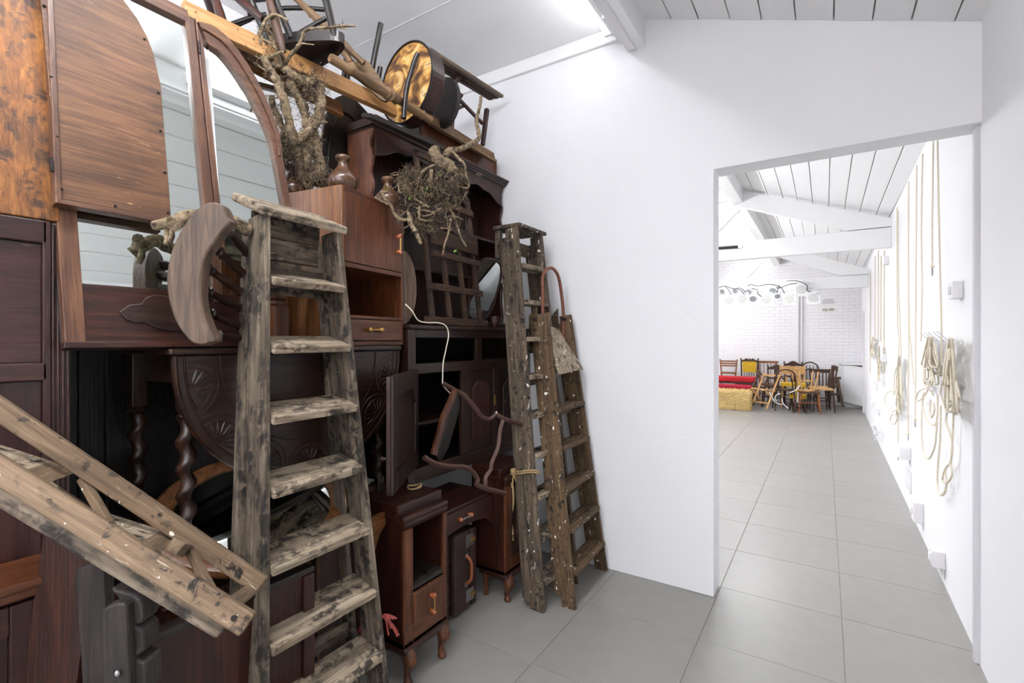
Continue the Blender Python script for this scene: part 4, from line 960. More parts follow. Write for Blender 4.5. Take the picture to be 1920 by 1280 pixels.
# --- red cord tied to the tall ladder
t = thing('red_cord', 'frayed red cord knotted to the tall ladder near the floor', 'cord', P(720, 1160, t=1.85))
q = MB(); q.tube(smoothpath([P(652, 1215, t=1.95), P(665, 1190, t=1.93), P(690, 1165, t=1.88), P(712, 1158, t=1.83), P(722, 1155, t=1.80)], 5), .006, 8)
q.tube([P(676, 1200, t=1.97), P(680, 1160, t=1.97), P(682, 1130, t=1.97)], .005, 6); q.build('cord', 'red_rope', t, smooth=60)
q = MB()
for i in range(13):
    a = P(720 + random.uniform(-2, 2), 1155 + random.uniform(-3, 3), t=1.80); e = P(732 + random.uniform(-4, 16), 1165 + random.uniform(-22, 28), t=1.79 + random.uniform(-.02, .03))
    q.tube(smoothpath([a, a.lerp(e, .5) + V((0, 0, .008)), e], 3), .0032, 5)
q.build('frayed_end', 'red_rope', t, smooth=60)

p = V((-1.64, 1.69, 0)); o = MB().tube(smoothpath([V((p.x + .03 * math.cos(a), p.y + .035 * math.sin(a) * (1 + .15 * math.sin(3 * a)), .768 + .006 + .004 * math.sin(2 * a) + a * .0006)) for a in [.5 * k for k in range(30)]], 2), .003, 6).build('twine_coil', 'jute', smooth=60)
tag(o, 'little coil of straw-coloured twine on the left pedestal of the dressing table', 'twine')
# ================================================================ VINES AND THE TOP OF THE STACK
def jitter_tube(q, pts, r0, r1, n=8, k=5, amp=.25):
    p = smoothpath(pts, k); m = len(p); rr = []
    for i in range(m):
        r = r0 + (r1 - r0) * i / (m - 1); rr.append(r * (1 + random.uniform(-amp, amp) * .5))
        p[i] = p[i] + V((random.uniform(-1, 1), random.uniform(-1, 1), random.uniform(-1, 1))) * (r * amp * .5)
    q.tube(p, rr, n); return p
class TwoTone:
    def __init__(s): s.a, s.b = MB(), MB(); s.i = 0
    def tube(s, *k):
        s.i += 1; (s.a if s.i % 5 < 2 else s.b).tube(*k)
    def finish(s, t, la, lb):
        tag(s.a.build('root_hairs', 'rootfibre', t), la, kind='stuff'); tag(s.b.build('dark_root_hairs', 'rootfibre_dark', t), lb, kind='stuff')
def fibres(q, pts, rad, count, length, r=.0011, down=.3):
    for _ in range(count):
        i = random.randrange(len(pts)); c = pts[i]
        d = V((random.gauss(0, 1), random.gauss(0, 1), random.gauss(0, 1))).normalized()
        a = c + d * (rad * random.uniform(.6, 1.0)); L = length * random.uniform(.4, 1.2)
        d2 = (d + V((random.gauss(0, .7), random.gauss(0, .7), random.gauss(0, .7) - down))).normalized()
        d3 = (d2 + V((random.gauss(0, .7), random.gauss(0, .7), random.gauss(0, .7) - down))).normalized()
        q.tube([a, a + d2 * (L * .5), a + d2 * (L * .5) + d3 * (L * .5)], [r, r * .9, r * .4], 3)
# --- old ivy stem standing on the upside-down cabinet
t = thing('ivy_stem', 'dead ivy stem with hairy roots standing on the upside-down bedside cabinet', 'branch', P(575, 352, t=2.2))
def iv(x, y, tt=2.12): return P(420 + x / 3.368, y / 3.368, t=tt)
stems = [
    ([(470, 1180, 2.24), (480, 1060, 2.22), (455, 930, 2.18), (425, 820, 2.15), (395, 700, 2.12), (365, 590, 2.10), (330, 500, 2.08), (290, 440, 2.06), (255, 370, 2.05), (225, 310, 2.04), (215, 260, 2.04)], .024, .014),
    ([(600, 1160, 2.26), (600, 1040, 2.26), (585, 930, 2.24), (560, 860, 2.22), (555, 790, 2.2), (600, 740, 2.2), (610, 640, 2.18), (600, 550, 2.18), (570, 520, 2.16), (500, 510, 2.14), (430, 470, 2.12), (370, 420, 2.10), (310, 400, 2.08)], .030, .016),
    ([(520, 1190, 2.24), (530, 1100, 2.24), (520, 960, 2.22), (540, 860, 2.2), (515, 740, 2.2), (490, 650, 2.18), (440, 560, 2.15), (420, 500, 2.13)], .026, .018),
    ([(430, 1000, 2.18), (410, 900, 2.18), (350, 760, 2.16), (310, 670, 2.15), (300, 600, 2.14)], .020, .011),
    ([(225, 290, 2.04), (215, 240, 2.04), (240, 180, 2.04), (270, 120, 2.03), (310, 95, 2.03), (350, 100, 2.02), (405, 130, 2.0)], .011, .004),
    ([(380, 420, 2.1), (345, 350, 2.1), (315, 270, 2.09), (290, 200, 2.08), (280, 150, 2.08)], .015, .012),
    ([(390, 400, 2.1), (420, 350, 2.08), (470, 290, 2.06), (495, 240, 2.05), (505, 200, 2.04), (560, 180, 2.02), (640, 175, 2.0), (700, 170, 1.98), (750, 165, 1.97), (825, 165, 1.95)], .009, .004),
    ([(740, 170, 1.97), (745, 145, 1.97)], .004, .002), ([(720, 170, 1.98), (780, 188, 1.96)], .004, .002), ([(490, 275, 2.05), (570, 282, 2.02)], .004, .0018),
    ([(270, 450, 2.06), (180, 390, 2.05), (110, 345, 2.04), (75, 335, 2.03)], .005, .0025),
    ([(215, 290, 2.04), (130, 290, 2.03), (60, 300, 2.02), (20, 280, 2.02)], .010, .004),
    ([(240, 250, 2.05), (290, 275, 2.05), (330, 310, 2.06), (350, 370, 2.08), (380, 410, 2.1)], .007, .006),
    ([(270, 370, 2.06), (320, 345, 2.05), (375, 325, 2.03)], .008, .005),
    ([(600, 740, 2.2), (560, 800, 2.18), (500, 860, 2.17), (450, 900, 2.17)], .016, .02), ([(590, 780, 2.18), (645, 770, 2.14)], .008, .005), ([(600, 900, 2.2), (615, 870, 2.16), (618, 840, 2.15)], .005, .003),
]
paths = []
for pts, r0, r1 in stems:
    q = MB(); p = jitter_tube(q, [iv(*a) for a in pts], r0, r1, 9, 5, .3); q.build('stem' if r0 > .012 else 'twig', 'bark', t, smooth=70); paths.append((p, r0))
q = TwoTone()
for (p, r0), cnt in zip(paths, (320, 430, 360, 200, 60, 140, 20, 0, 0, 0, 10, 130, 20, 25, 200, 10, 4)): fibres(q, p[: max(2, int(len(p) * .95))], r0 * 1.3, cnt, .035, .0011)
tuft = [iv(350 + random.gauss(0, 40), 960 + random.gauss(0, 45), 2.14) for _ in range(30)]; fibres(q, tuft, .02, 900, .06, .0012)
tuft = [iv(560 + random.gauss(0, 35), 560 + random.gauss(0, 45), 2.16) for _ in range(25)]; fibres(q, tuft, .03, 420, .035, .0012)
tuft = [iv(500 + random.gauss(0, 60), 1080 + random.gauss(0, 50), 2.2) for _ in range(30)]; fibres(q, tuft, .03, 420, .05, .0012)
q.finish(t, 'fine pale brown aerial roots', 'fine dark brown aerial roots')
# --- root ball hanging on the trellis
t = thing('root_ball', 'tangled ivy root ball with a curved branch hanging on the trellis', 'root', P(820, 440, t=2.4))
def rb(x, y, tt=2.38): return P(700 + x / 4.923, 220 + y / 4.923, t=tt)
roots = [
    ([(560, 310, 2.42), (590, 380, 2.40), (640, 420, 2.40), (690, 440, 2.41), (730, 500, 2.42), (720, 580, 2.42), (680, 630, 2.42)], .030, .030),
    ([(640, 400, 2.40), (680, 330, 2.40), (730, 300, 2.41), (800, 295, 2.43), (870, 265, 2.46), (940, 225, 2.50), (975, 190, 2.52), (970, 130, 2.54), (955, 60, 2.56), (955, 0, 2.57), (980, -90, 2.58), (995, -190, 2.58)], .017, .008),
    ([(735, 320, 2.40), (790, 380, 2.38), (845, 440, 2.37), (855, 530, 2.37), (885, 600, 2.36), (870, 650, 2.36), (800, 640, 2.37)], .007, .005),
    ([(570, 440, 2.38), (500, 470, 2.36), (440, 520, 2.35), (420, 600, 2.35)], .007, .008), ([(535, 480, 2.36), (535, 560, 2.35), (525, 640, 2.36)], .009, .008),
    ([(130, 690, 2.28), (90, 690, 2.26), (75, 690, 2.26), (120, 770, 2.25), (160, 810, 2.25), (190, 880, 2.25), (240, 935, 2.25), (300, 945, 2.26), (335, 920, 2.27), (320, 880, 2.28)], .0075, .008),
    ([(10, 735, 2.22), (80, 775, 2.23), (150, 810, 2.25)], .0045, .006),
    ([(335, 930, 2.27), (345, 985, 2.26), (385, 1040, 2.25), (410, 1100, 2.25), (440, 1165, 2.25)], .013, .008),
    ([(690, 790, 2.38), (740, 900, 2.37), (780, 1010, 2.37), (810, 1110, 2.37), (860, 1190, 2.38)], .007, .004),
    ([(715, 930, 2.38), (700, 1040, 2.37), (660, 1170, 2.36), (640, 1270, 2.36)], .006, .004),
    ([(400, 840, 2.34), (480, 860, 2.33), (560, 870, 2.33), (640, 830, 2.35), (690, 770, 2.37)], .006, .005),
    ([(410, 870, 2.34), (450, 910, 2.33), (520, 900, 2.33), (555, 880, 2.33)], .006, .004), ([(310, 640, 2.34), (350, 720, 2.33), (430, 780, 2.33), (520, 830, 2.33)], .007, .005),
    ([(430, 820, 2.33), (425, 930, 2.32), (470, 950, 2.32), (545, 950, 2.33)], .006, .004), ([(505, 1035, 2.34), (530, 1050, 2.33), (560, 1020, 2.33)], .004, .002),
    ([(860, 690, 2.37), (820, 770, 2.36), (785, 800, 2.36)], .004, .003), ([(620, 1020, 2.37), (720, 1030, 2.37)], .004, .003),
]
paths = []
for pts, r0, r1 in roots:
    q = MB(); p = jitter_tube(q, [rb(*a) for a in pts], r0, r1, 9, 5, .25); q.build('root' if r0 < .015 else 'stem', 'bark', t, smooth=70); paths.append(p)
q = TwoTone()
for (cx, cy, sx, sy, n) in ((560, 640, 100, 60, 900), (420, 620, 60, 60, 600), (680, 700, 50, 60, 600), (340, 540, 40, 25, 300), (470, 980, 50, 40, 400), (790, 560, 30, 40, 200), (400, 760, 50, 40, 350)):
    tuft = [rb(random.gauss(cx, sx), random.gauss(cy, sy), 2.38 + random.gauss(0, .035)) for _ in range(60)]
    fibres(q, tuft, .012, n, .05, .0013, .15)
for _ in range(130):
    a = rb(random.gauss(540, 130), random.gauss(720, 110), 2.36 + random.gauss(0, .03)); pts = [a]
    for j in range(4): pts.append(pts[-1] + V((random.gauss(0, .018), random.gauss(0, .018), random.gauss(-.008, .016))))
    q.tube(smoothpath(pts, 2), random.uniform(.0012, .0026), 4)
q.finish(t, 'matted pale brown root fibres', 'matted dark brown root fibres')
q = MB()
for _ in range(70):
    a = rb(random.gauss(560, 110), random.gauss(690, 110), 2.39); q.ball(a, random.uniform(.012, .026), 6, (1, 1, .7))
tag(q.build('soil', 'rootfibre_dark', t, smooth=80), 'dry soil among the roots, darkened for the shaded gaps', kind='stuff')
for x, y in ((605, 535), (490, 660), (290, 700), (340, 745), (120, 650), (760, 1240)):
    for j in range(3):
        c = rb(x + random.uniform(-14, 14), y + random.uniform(-10, 10), 2.33); a, b = V((random.uniform(-.5, .5), random.uniform(-.5, .5), .6)).normalized() * .010, V((random.uniform(-1, 1), random.uniform(-1, 1), 0)).normalized() * .006
        MB().prism([c - a, c - a * .3 + b, c + a, c - a * .3 - b], V((.0012, -.0008, .0002))).build('leaf', 'leaf', t)
# --- planks over the mirror
def pb(x0, y0, x1, y1, xa, xb): return P(x0, y0, x=xa), P(x1, y1, x=xb)
a, b = P(752, 212, x=-1.99), P(345, 22, x=-2.00)
o = board('plank', a, b, .085, .03, (1, 0, .25), 'yellowplank', None, .003); tag(o, 'long yellow pine plank slanting across the top of the stack', 'plank')
a, b = P(640, 208, x=-2.07), P(395, 78, x=-2.07)
o = board('plank', a, b, .075, .025, (1, 0, .3), 'golden', None, .003); tag(o, 'shorter brown plank just under the yellow pine plank', 'plank')
a, b = P(600, 190, x=-2.22), P(440, 148, x=-2.20); o = board('plank', a, b, .12, .02, (.3, 0, 1), 'elm', None, .003); tag(o, 'greyish board behind the ivy stem under the planks', 'plank')
# --- black bentwood chair upside down on the planks
zs_ = 2.80
t = thing('bentwood_chair', 'black bentwood chair upside down on top of the planks', 'chair', P(580, 110, z=zs_))
sh = [(506, 86), (530, 76), (560, 71), (600, 69), (628, 69), (641, 74), (636, 88), (612, 107), (580, 124), (552, 128), (525, 118), (510, 102)]
sp_ = smoothpath([P(u, v, z=zs_) for u, v in sh + sh[:1]], 3)
MB().strip(sp_, .045, .022, (0, 0, 1)).build('seat_rim', 'blackwood', t)
MB().prism([p + V((0, 0, .012)) for p in sp_[:-1]], (0, 0, .008)).build('seat', 'mahogany|y', t)
lg = [((628, 70), (606, -20), .016), ((546, 71), (508, -20), .015), ((508, 92), (462, -20), .015), ((560, 120), (575, -40), .015)]
for (u, v), (u2, v2), r in lg[:3]:
    a = P(u, v, z=zs_ + .0); d_ = (a - V((0, 0, H))); tt = a.x / ((-S_ + C_ * (u - 960) / F))
    b = P(u2, v2, t=tt * .97); MB().tube(smoothpath([a, a.lerp(b, .5), b + (b - a) * .3], 4), [r] * 9, 10).build('leg', 'blackwood|z', t, smooth=60)
for (u, v), (u2, v2), ta, tb in (((520, 16), (608, 18), 2.34, 2.36), ((532, 82), (612, 34), 2.26, 2.26), ((430, 47), (500, 27), 2.30, 2.33)):
    MB().tube(smoothpath([P(u, v, t=ta), P((u + u2) / 2, (v + v2) / 2 - 2, t=(ta + tb) / 2), P(u2, v2, t=tb)], 4), .0105, 8).build('stretcher', 'blackwood|x', t, smooth=60)
MB().tube(smoothpath([P(477, 70, t=2.4), P(450, 66, t=2.38), P(437, 58, t=2.36), P(445, 48, t=2.36), P(470, 36, t=2.4)], 5), .010, 8).build('bent_hoop', 'blackwood|x', t, smooth=60)
for (u, v), (u2, v2) in (((648, 100), (668, 165)), ((650, 95), (655, 170))):
    MB().tube([P(u, v, t=2.42), P(u2 - 14, v2, t=2.46)], .011, 8).build('back_post', 'blackwood|z', t, smooth=60)
# --- turned chair standing on the planks, mostly above the picture
t = thing('turned_chair', 'brown turned-leg chair standing on the planks at the top edge', 'chair', P(480, 90, t=2.04))
lp = [(0, .012), (.12, .017), (.3, .019), (.5, .015), (.55, .021), (.58, .014), (.61, .021), (.64, .015), (.8, .020), (1, .016)]
A, B = P(430, 82, t=1.99), P(531, 97, t=2.05)
up1, up2 = P(401, -10, t=2.03), P(503, -8, t=2.06)
C3, C4 = P(402, 38, t=2.42), P(470, 36, t=2.46); up3, up4 = P(380, -25, t=2.45), P(465, -40, t=2.48)
k_ = .46
for a, b in ((A, up1), (B, up2), (C3, up3), (C4, up4)):
    e = a + (b - a) * (k_ / (b - a).z); turned('leg', a, e, lp, 'chairdark' if a is B else 'mahogany', t)
ea = lambda a, b, z: a + (b - a) * (z / (b - a).z)
turned('stretcher', P(493, 36, t=2.05), P(395, -45, t=2.1), lp, 'mahogany', t)
sc = (ea(A, up1, k_) + ea(B, up2, k_)) / 2 + V((-.14, .06, 0))
MB().prism([sc + V((.21 * math.cos(2 * math.pi * k / 24), .23 * math.sin(2 * math.pi * k / 24), 0)) for k in range(24)], (0, 0, .03)).build('seat', 'mahogany|y', t, bevel=.006)
# --- broken chair back: two turned posts and a flat spade
t = thing('chair_back', 'broken chair back with turned posts and a flat spade splat', 'chair back', P(700, 175, t=2.5))
pp = [(0, .014), (.2, .016), (.3, .020), (.33, .014), (.36, .020), (.39, .015), (.6, .018), (.66, .021), (.69, .016), (.72, .021), (.75, .016), (1, .013)]
turned('turned_post', P(682, 119, t=2.42), P(545, -12, t=2.32), pp, 'tanturned', t)
turned('turned_post', P(672, 140, t=2.42), P(634, 78, t=2.42), pp, 'tanturned', t)
sp_ = [(664, 118), (672, 111), (682, 109), (692, 116), (702, 130), (716, 150), (727, 170), (730, 184), (722, 190), (712, 186), (690, 165), (672, 150), (666, 134)]
MB().prism([P(u, v, t=2.47) for u, v in smoothpath([V((a, b, 0)) for a, b in sp_], 1)] if False else [P(u, v, t=2.47) for u, v in sp_], fw * .022).build('spade_splat', 'tanturned', t, bevel=.004)
# --- turned bed post with fluted foot
t = thing('bed_post', 'long turned bed post lying across the top of the dresser rack', 'post', P(760, 205, t=2.5))
a, b = P(619, 108, t=2.12), P(806, 224, t=2.62)
turned('turned_shaft', a, b, [(0, .018), (.02, .021), (.14, .021), (.15, .026), (.18, .026), (.19, .020), (.42, .027), (.5, .025), (.52, .031), (.54, .025), (.56, .031), (.58, .025), (.62, .028), (.64, .019), (.82, .023), (.84, .028), (.87, .021), (.9, .028), (.93, .020), (1, .024)], 'tanturned', t, 16)
# --- ribbed cornice length
a, b = P(798, 222, x=-1.99), P(921, 296, x=-1.97)
t = thing('ribbed_moulding', 'ribbed brown moulding lying along the small chest on the dresser', 'moulding', (a + b) / 2)
for i in range(4): board('rib', a + V((.008 * i, 0, .021 - .0165 * i)), b + V((.008 * i, 0, .021 - .0165 * i)), .055 - .008 * i, .0145, (0, 0, 1), 'tanturned', t, .003)
# --- round burl-veneered drum table top standing on edge
c = P(762, 156, t=2.62); nrm = V((-.109, -.993, .02)).normalized(); e1 = nrm.cross(V((0, 0, 1))).normalized(); e2 = e1.cross(nrm)
def burl(n):
    m, nt, b = newmat(n); N = nt.nodes; L = nt.links
    tc = N.new('ShaderNodeTexCoord'); z1_ = N.new('ShaderNodeTexNoise'); z1_.inputs['Scale'].default_value = 6.5; z1_.inputs['Detail'].default_value = 5; z1_.inputs['Distortion'].default_value = 2.2
    L.new(tc.outputs['Object'], z1_.inputs['Vector']); r = N.new('ShaderNodeValToRGB'); e = r.color_ramp.elements
    e[0].position = .30; e[0].color = lin((52, 28, 14)); e[1].position = .68; e[1].color = lin((238, 208, 150))
    for p_, cc in ((.40, (92, 60, 30)), (.46, (150, 104, 50)), (.52, (196, 150, 78)), (.57, (214, 178, 112)), (.6, (226, 200, 150)), (.62, (132, 86, 58))):
        q_ = e.new(p_); q_.color = lin(cc)
    L.new(z1_.outputs['Fac'], r.inputs['Fac']); L.new(r.outputs['Color'], b.inputs['Base Color']); b.inputs['Roughness'].default_value = .5
    return m
SPEC['burl'] = burl
t = thing('round_table_top', 'round drum table top with mottled burl veneer standing on edge', 'table top', c - V((0, 0, .21)))
n = 48; ring = [c + e1 * (.212 * math.cos(2 * math.pi * k / n)) + e2 * (.212 * math.sin(2 * math.pi * k / n)) for k in range(n)]
MB().prism(ring, -nrm * .085).build('rim', 'mahogany|x', t, bevel=.004)
MB().prism([c + (p - c) * .965 + nrm * .001 for p in ring], nrm * .003).build('veneer_face', 'burl', t)
bk_ = [c + (p - c) * 1.0 + nrm * .004 for p in ring]; MB().tube(bk_ + bk_[:1], .006, 6).build('edge_band', 'blackwood', t, smooth=60)
c2 = P(830, 192, t=2.92); o = MB().prism([c2 + e1 * (.125 * math.cos(2 * math.pi * k / 32)) + e2 * (.15 * math.sin(2 * math.pi * k / 32)) for k in range(32)], -nrm * .03).build('round_disc', 'greywood|z', bevel=.004)
tag(o, 'dark round wooden disc on edge behind the burl table top', 'disc')
# --- bentwood sticks
for pix, tt, r, lab in (([(714, 44), (708, 75), (702, 105), (698, 128), (694, 150)], 2.52, .014, 'black bentwood leg sticking up left of the burl table top'), ([(784, 100), (778, 112), (771, 135), (764, 160), (760, 185), (757, 222)], 2.44, .013, 'curved black bentwood leg in front of the burl table top'), ([(713, 126), (710, 145), (706, 165)], 2.56, .013, 'short black peg between the spade splat and the burl table top')):
    o = MB().tube(smoothpath([P(u, v, t=tt) for u, v in pix], 4), r, 10).build('bentwood_stick', 'blackwood|z', smooth=60); tag(o, lab, 'stick')
# --- little chest on the dresser rack
t = thing('small_chest', 'low brown chest with a moulded panel on top of the dresser rack', 'chest', (-2.09, 2.5, 2.63))
MB().box((-2.17, 2.13, 2.63), (-2.025, 2.93, 2.79)).build('carcass', 'mahogany|y', t, bevel=.004)
for a, b in ((2.14, 2.48), (2.49, 2.92)): panel_front(t, -2.01, a, b, 2.655, 2.785, 'walnut', .022, .006, 'panel', .015)
MB().box((-2.17, 2.12, 2.63), (-2.0, 2.935, 2.655)).build('plinth', 'mahogany|y', t, bevel=.006)
# dark board and block lying on the cornice
a, b = P(686, 204, x=-1.88), P(822, 268, x=-1.87); o = board('dark_board', a + V((0, 0, -.03)), b + V((0, 0, -.02)), .07, .022, (.3, 0, 1), 'greywood', None, .004); tag(o, 'dark grey board lying along the dresser cornice', 'board')
# --- little stool upside down in the top corner
t = thing('small_stool', 'small slatted stool upside down in the top corner by the white wall', 'stool', P(880, 260, x=-2.0))
a, b = P(803, 93, x=-1.95), P(940, 181, x=-1.94)
for i in range(3): board('seat_slat', a + V((-.045 * i, 0, .004 * i)), b + V((-.045 * i, 0, .004 * i)), .04, .02, (.2, 0, 1), 'fencewood' if i else 'elm', t)
MB().lathe(P(848, 242, x=-2.06), P(848, 146, x=-2.06), [(0, .012), (.2, .016), (.8, .017), (1, .013)], 12).build('leg', 'walnut|z', t, smooth=60)
MB().lathe(P(905, 272, x=-2.03), P(913, 205, x=-2.03), [(0, .017), (1, .019)], 4).build('leg', 'mahogany|z', t)
board('brace', P(838, 172, x=-2.0), P(864, 140, x=-1.98), .03, .018, (1, 0, 0), 'mahogany', t)
board('rail', P(853, 178, x=-2.05), P(905, 232, x=-2.03), .022, .018, (1, 0, 0), 'mahogany', t)
board('rail', P(836, 214, x=-2.07), P(872, 197, x=-2.12), .022, .016, (1, 0, 0), 'mahogany', t)
board('rail', P(846, 148, x=-2.10), P(848, 180, x=-2.10), .03, .02, (1, 0, 0), 'fencewood', t)
board('rail', P(852, 170, x=-2.09), P(867, 182, x=-2.06), .03, .02, (1, 0, 0), 'fencewood', t)
# ================================================================ THE FAR ROOM
def RW(u, v, off=.0):
    """point on the rope wall, off metres in front of it"""
    a, b = (u - 960) / F, (V0 - v) / F
    d = V((-S_ + C_ * a, C_ + S_ * a, b)); k = (.573 - off) / (d.x - .0078 * d.y)
    return V((0, 0, H)) + d * k
def FP(u, v, y): return P(u, v, y=y)
# --- end wall details
pp_ = thing('wall_pipes', 'pair of white conduit pipes running down the brick end wall', 'pipe', FP(1500, 690, YF - .03))
for u in (1496.5, 1503.5): MB().tube([FP(u, 556, YF - .025), FP(u - .5, 768, YF - .025)], .022, 10).build('pipe', 'white_plastic', pp_, smooth=60)
t = thing('air_brick', 'arched recess with two air bricks high on the brick end wall', 'air brick', FP(1553, 583, YF))
q = MB(); a0, a1 = FP(1542, 583, YF - .004), FP(1564, 559, YF - .004); w_ = a1.x - a0.x; r_ = w_ / 2
pts = [V((a0.x, YF - .004, a0.z + .16)), V((a1.x, YF - .004, a0.z + .16))] + [V((a0.x + r_ + r_ * math.cos(math.pi * k / 10), YF - .004, a1.z - .07 + .07 * math.sin(math.pi * k / 10))) for k in range(11)]
MB().prism(pts, (0, .02, 0)).build('recess', 'grey_jamb', t)
for k in (0, 1): MB().box((a0.x + k * (r_ + .01), YF - .008, a0.z), (a0.x + k * (r_ + .01) + r_ - .01, YF + .01, a0.z + .055)).build('vent', 'niche_brick', t)
t = thing('wall_cabinet', 'white wall cabinet with a worktop in the far right corner', 'cabinet', FP(1600, 755, 12.8))
xr = far_x(12.9)
MB().prism([(xr - .42, YF - .02, .93), (xr - .36, YF - .40, .93), (xr - .005, YF - .55, .93), (xr - .005, YF - .02, .93)], (0, 0, .035)).build('worktop', 'white_plastic', t, bevel=.004)
MB().prism([(xr - .38, YF - .02, .12), (xr - .33, YF - .36, .12), (xr - .005, YF - .50, .06), (xr - .005, YF - .02, .06)], (0, 0, .83)).build('body', 'white_gloss', t, bevel=.004)
for z in (.08, .80): MB().box((xr - .30, YF - .30, 0), (xr - .02, YF - .04, .08)).build('plinth', 'white_board', t) if z < .1 else None
o = struct(MB().box((far_x(12.2) - .035, 12.05, 0), (far_x(12.2) + .01, 12.16, 2.05)).build('trim_5', 'white_plastic', bevel=.004), 'white door frame on the rope wall near the far corner')
o = MB().lathe(FP(1597, 536, 12.6), FP(1597, 541, 12.6), [(0, .05), (.5, .06), (1, .03)], 12).build('ceiling_sensor', 'white_plastic', smooth=50); tag(o, 'small white sensor high in the far right corner', 'sensor')
MB().tube([FP(1597, 537, 12.6), FP(1597, 537, 12.6) + V((0, 0, .12))], .012, 8).build('stem', 'white_plastic', o)
# --- spotlights on the further truss
def spot(u, v, y, r, big, lab, aim):
    c = FP(u, v, y); d = V(aim).normalized(); s1 = d.cross(V((0, 0, 1))).normalized(); s2 = s1.cross(d)
    t = thing('spotlight', lab, 'spotlight', c, 0, 'white stage spotlights on the truss')
    b = c - d * (r * 1.7)
    MB().lathe(b, c, [(0, r * .55), (.08, r * .75), (.5, r * .95), (1, r)], 16).build('can', 'spot_white', t, smooth=40)
    if big:
        fr = MB(); k = r * 1.16
        for a, e in (((-1, -1), (1, -.82)), ((-1, .82), (1, 1)), ((-1, -.82), (-.82, .82)), ((.82, -.82), (1, .82))):
            fr.prism([c + s1 * (k * a[0]) + s2 * (k * a[1]), c + s1 * (k * e[0]) + s2 * (k * a[1]), c + s1 * (k * e[0]) + s2 * (k * e[1]), c + s1 * (k * a[0]) + s2 * (k * e[1])], d * .008)
        fr.build('gel_frame', 'spot_white', t)
    l = MB().prism([c + d * .004 + s1 * (r * .84 * math.cos(2 * math.pi * k / 20)) + s2 * (r * .84 * math.sin(2 * math.pi * k / 20)) for k in range(20)], d * .006).build('lens', 'lens' if big else 'can_inside', t)
    top = V((c.x - d.x * r * .6, y + .02, 2.44)); m_ = c - d * (r * .8)
    MB().tube([m_ + s1 * r * 1.08, m_ + s1 * r * 1.08 + V((0, 0, r * 1.1)), m_ + V((0, 0, max(r * 1.5, .1))), m_ - s1 * r * 1.08 + V((0, 0, r * 1.1)), m_ - s1 * r * 1.08], .008, 6).build('yoke', 'spot_white', t)
    MB().tube([m_ + V((0, 0, max(r * 1.5, .1))), V((m_.x, m_.y, 2.62))], .010, 6).build('hook', 'spot_white', t)
    return m_ + V((0, 0, r))
bigs = [(1367.5, 563), (1391.5, 560), (1436.5, 561), (1479.5, 560), (1501, 542), (1525, 558)]
smalls = [(1354, 546), (1378, 545), (1402.5, 547), (1412, 560), (1448.5, 545), (1457.5, 555)]
onames = ['leftmost', 'second', 'third', 'fourth', 'fifth', 'rightmost']
ends = []
for i, (u, v) in enumerate(bigs): ends.append(spot(u, v, 10.72 if i != 4 else 10.78, .098, True, onames[i] + ' of the six large white spotlights on the truss', (-.10 + .12 * (2 - i) * .4, -1, -.22)))
for i, (u, v) in enumerate(smalls): ends.append(spot(u, v, 10.80, .055 if i in (0, 1, 5) else .07, False, onames[i] + ' of the six small white spotlights on the truss', (-.35 + .1 * i, -1, -.55)))
cables = [[(1345, 541), (1358, 536), (1375, 541), (1388, 540), (1398, 548)], [(1359, 536), (1366, 543), (1371, 552)], [(1382, 541), (1390, 545), (1396, 552)], [(1409, 541), (1420, 543), (1421, 550), (1428, 556)], [(1402, 536), (1408, 533), (1420, 536), (1440, 533), (1456, 535), (1465, 540), (1471, 550)], [(1455, 538), (1461, 540), (1480, 533), (1495, 531)], [(1474, 527), (1490, 526), (1505, 530), (1513, 535), (1513, 544), (1520, 547)], [(1462, 534), (1458, 543), (1456, 549)]]
cn = ['far left', 'left', 'left of centre', 'third', 'longest', 'middle', 'right-hand', 'shortest']
for i, c in enumerate(cables):
    o = MB().tube(smoothpath([FP(u, v, 10.66) for u, v in c], 5), .0075, 6).build('cable', 'black_cable', smooth=60); tag(o, cn[i] + ' black cable looping between the spotlights', 'cable', 'spotlight cables')
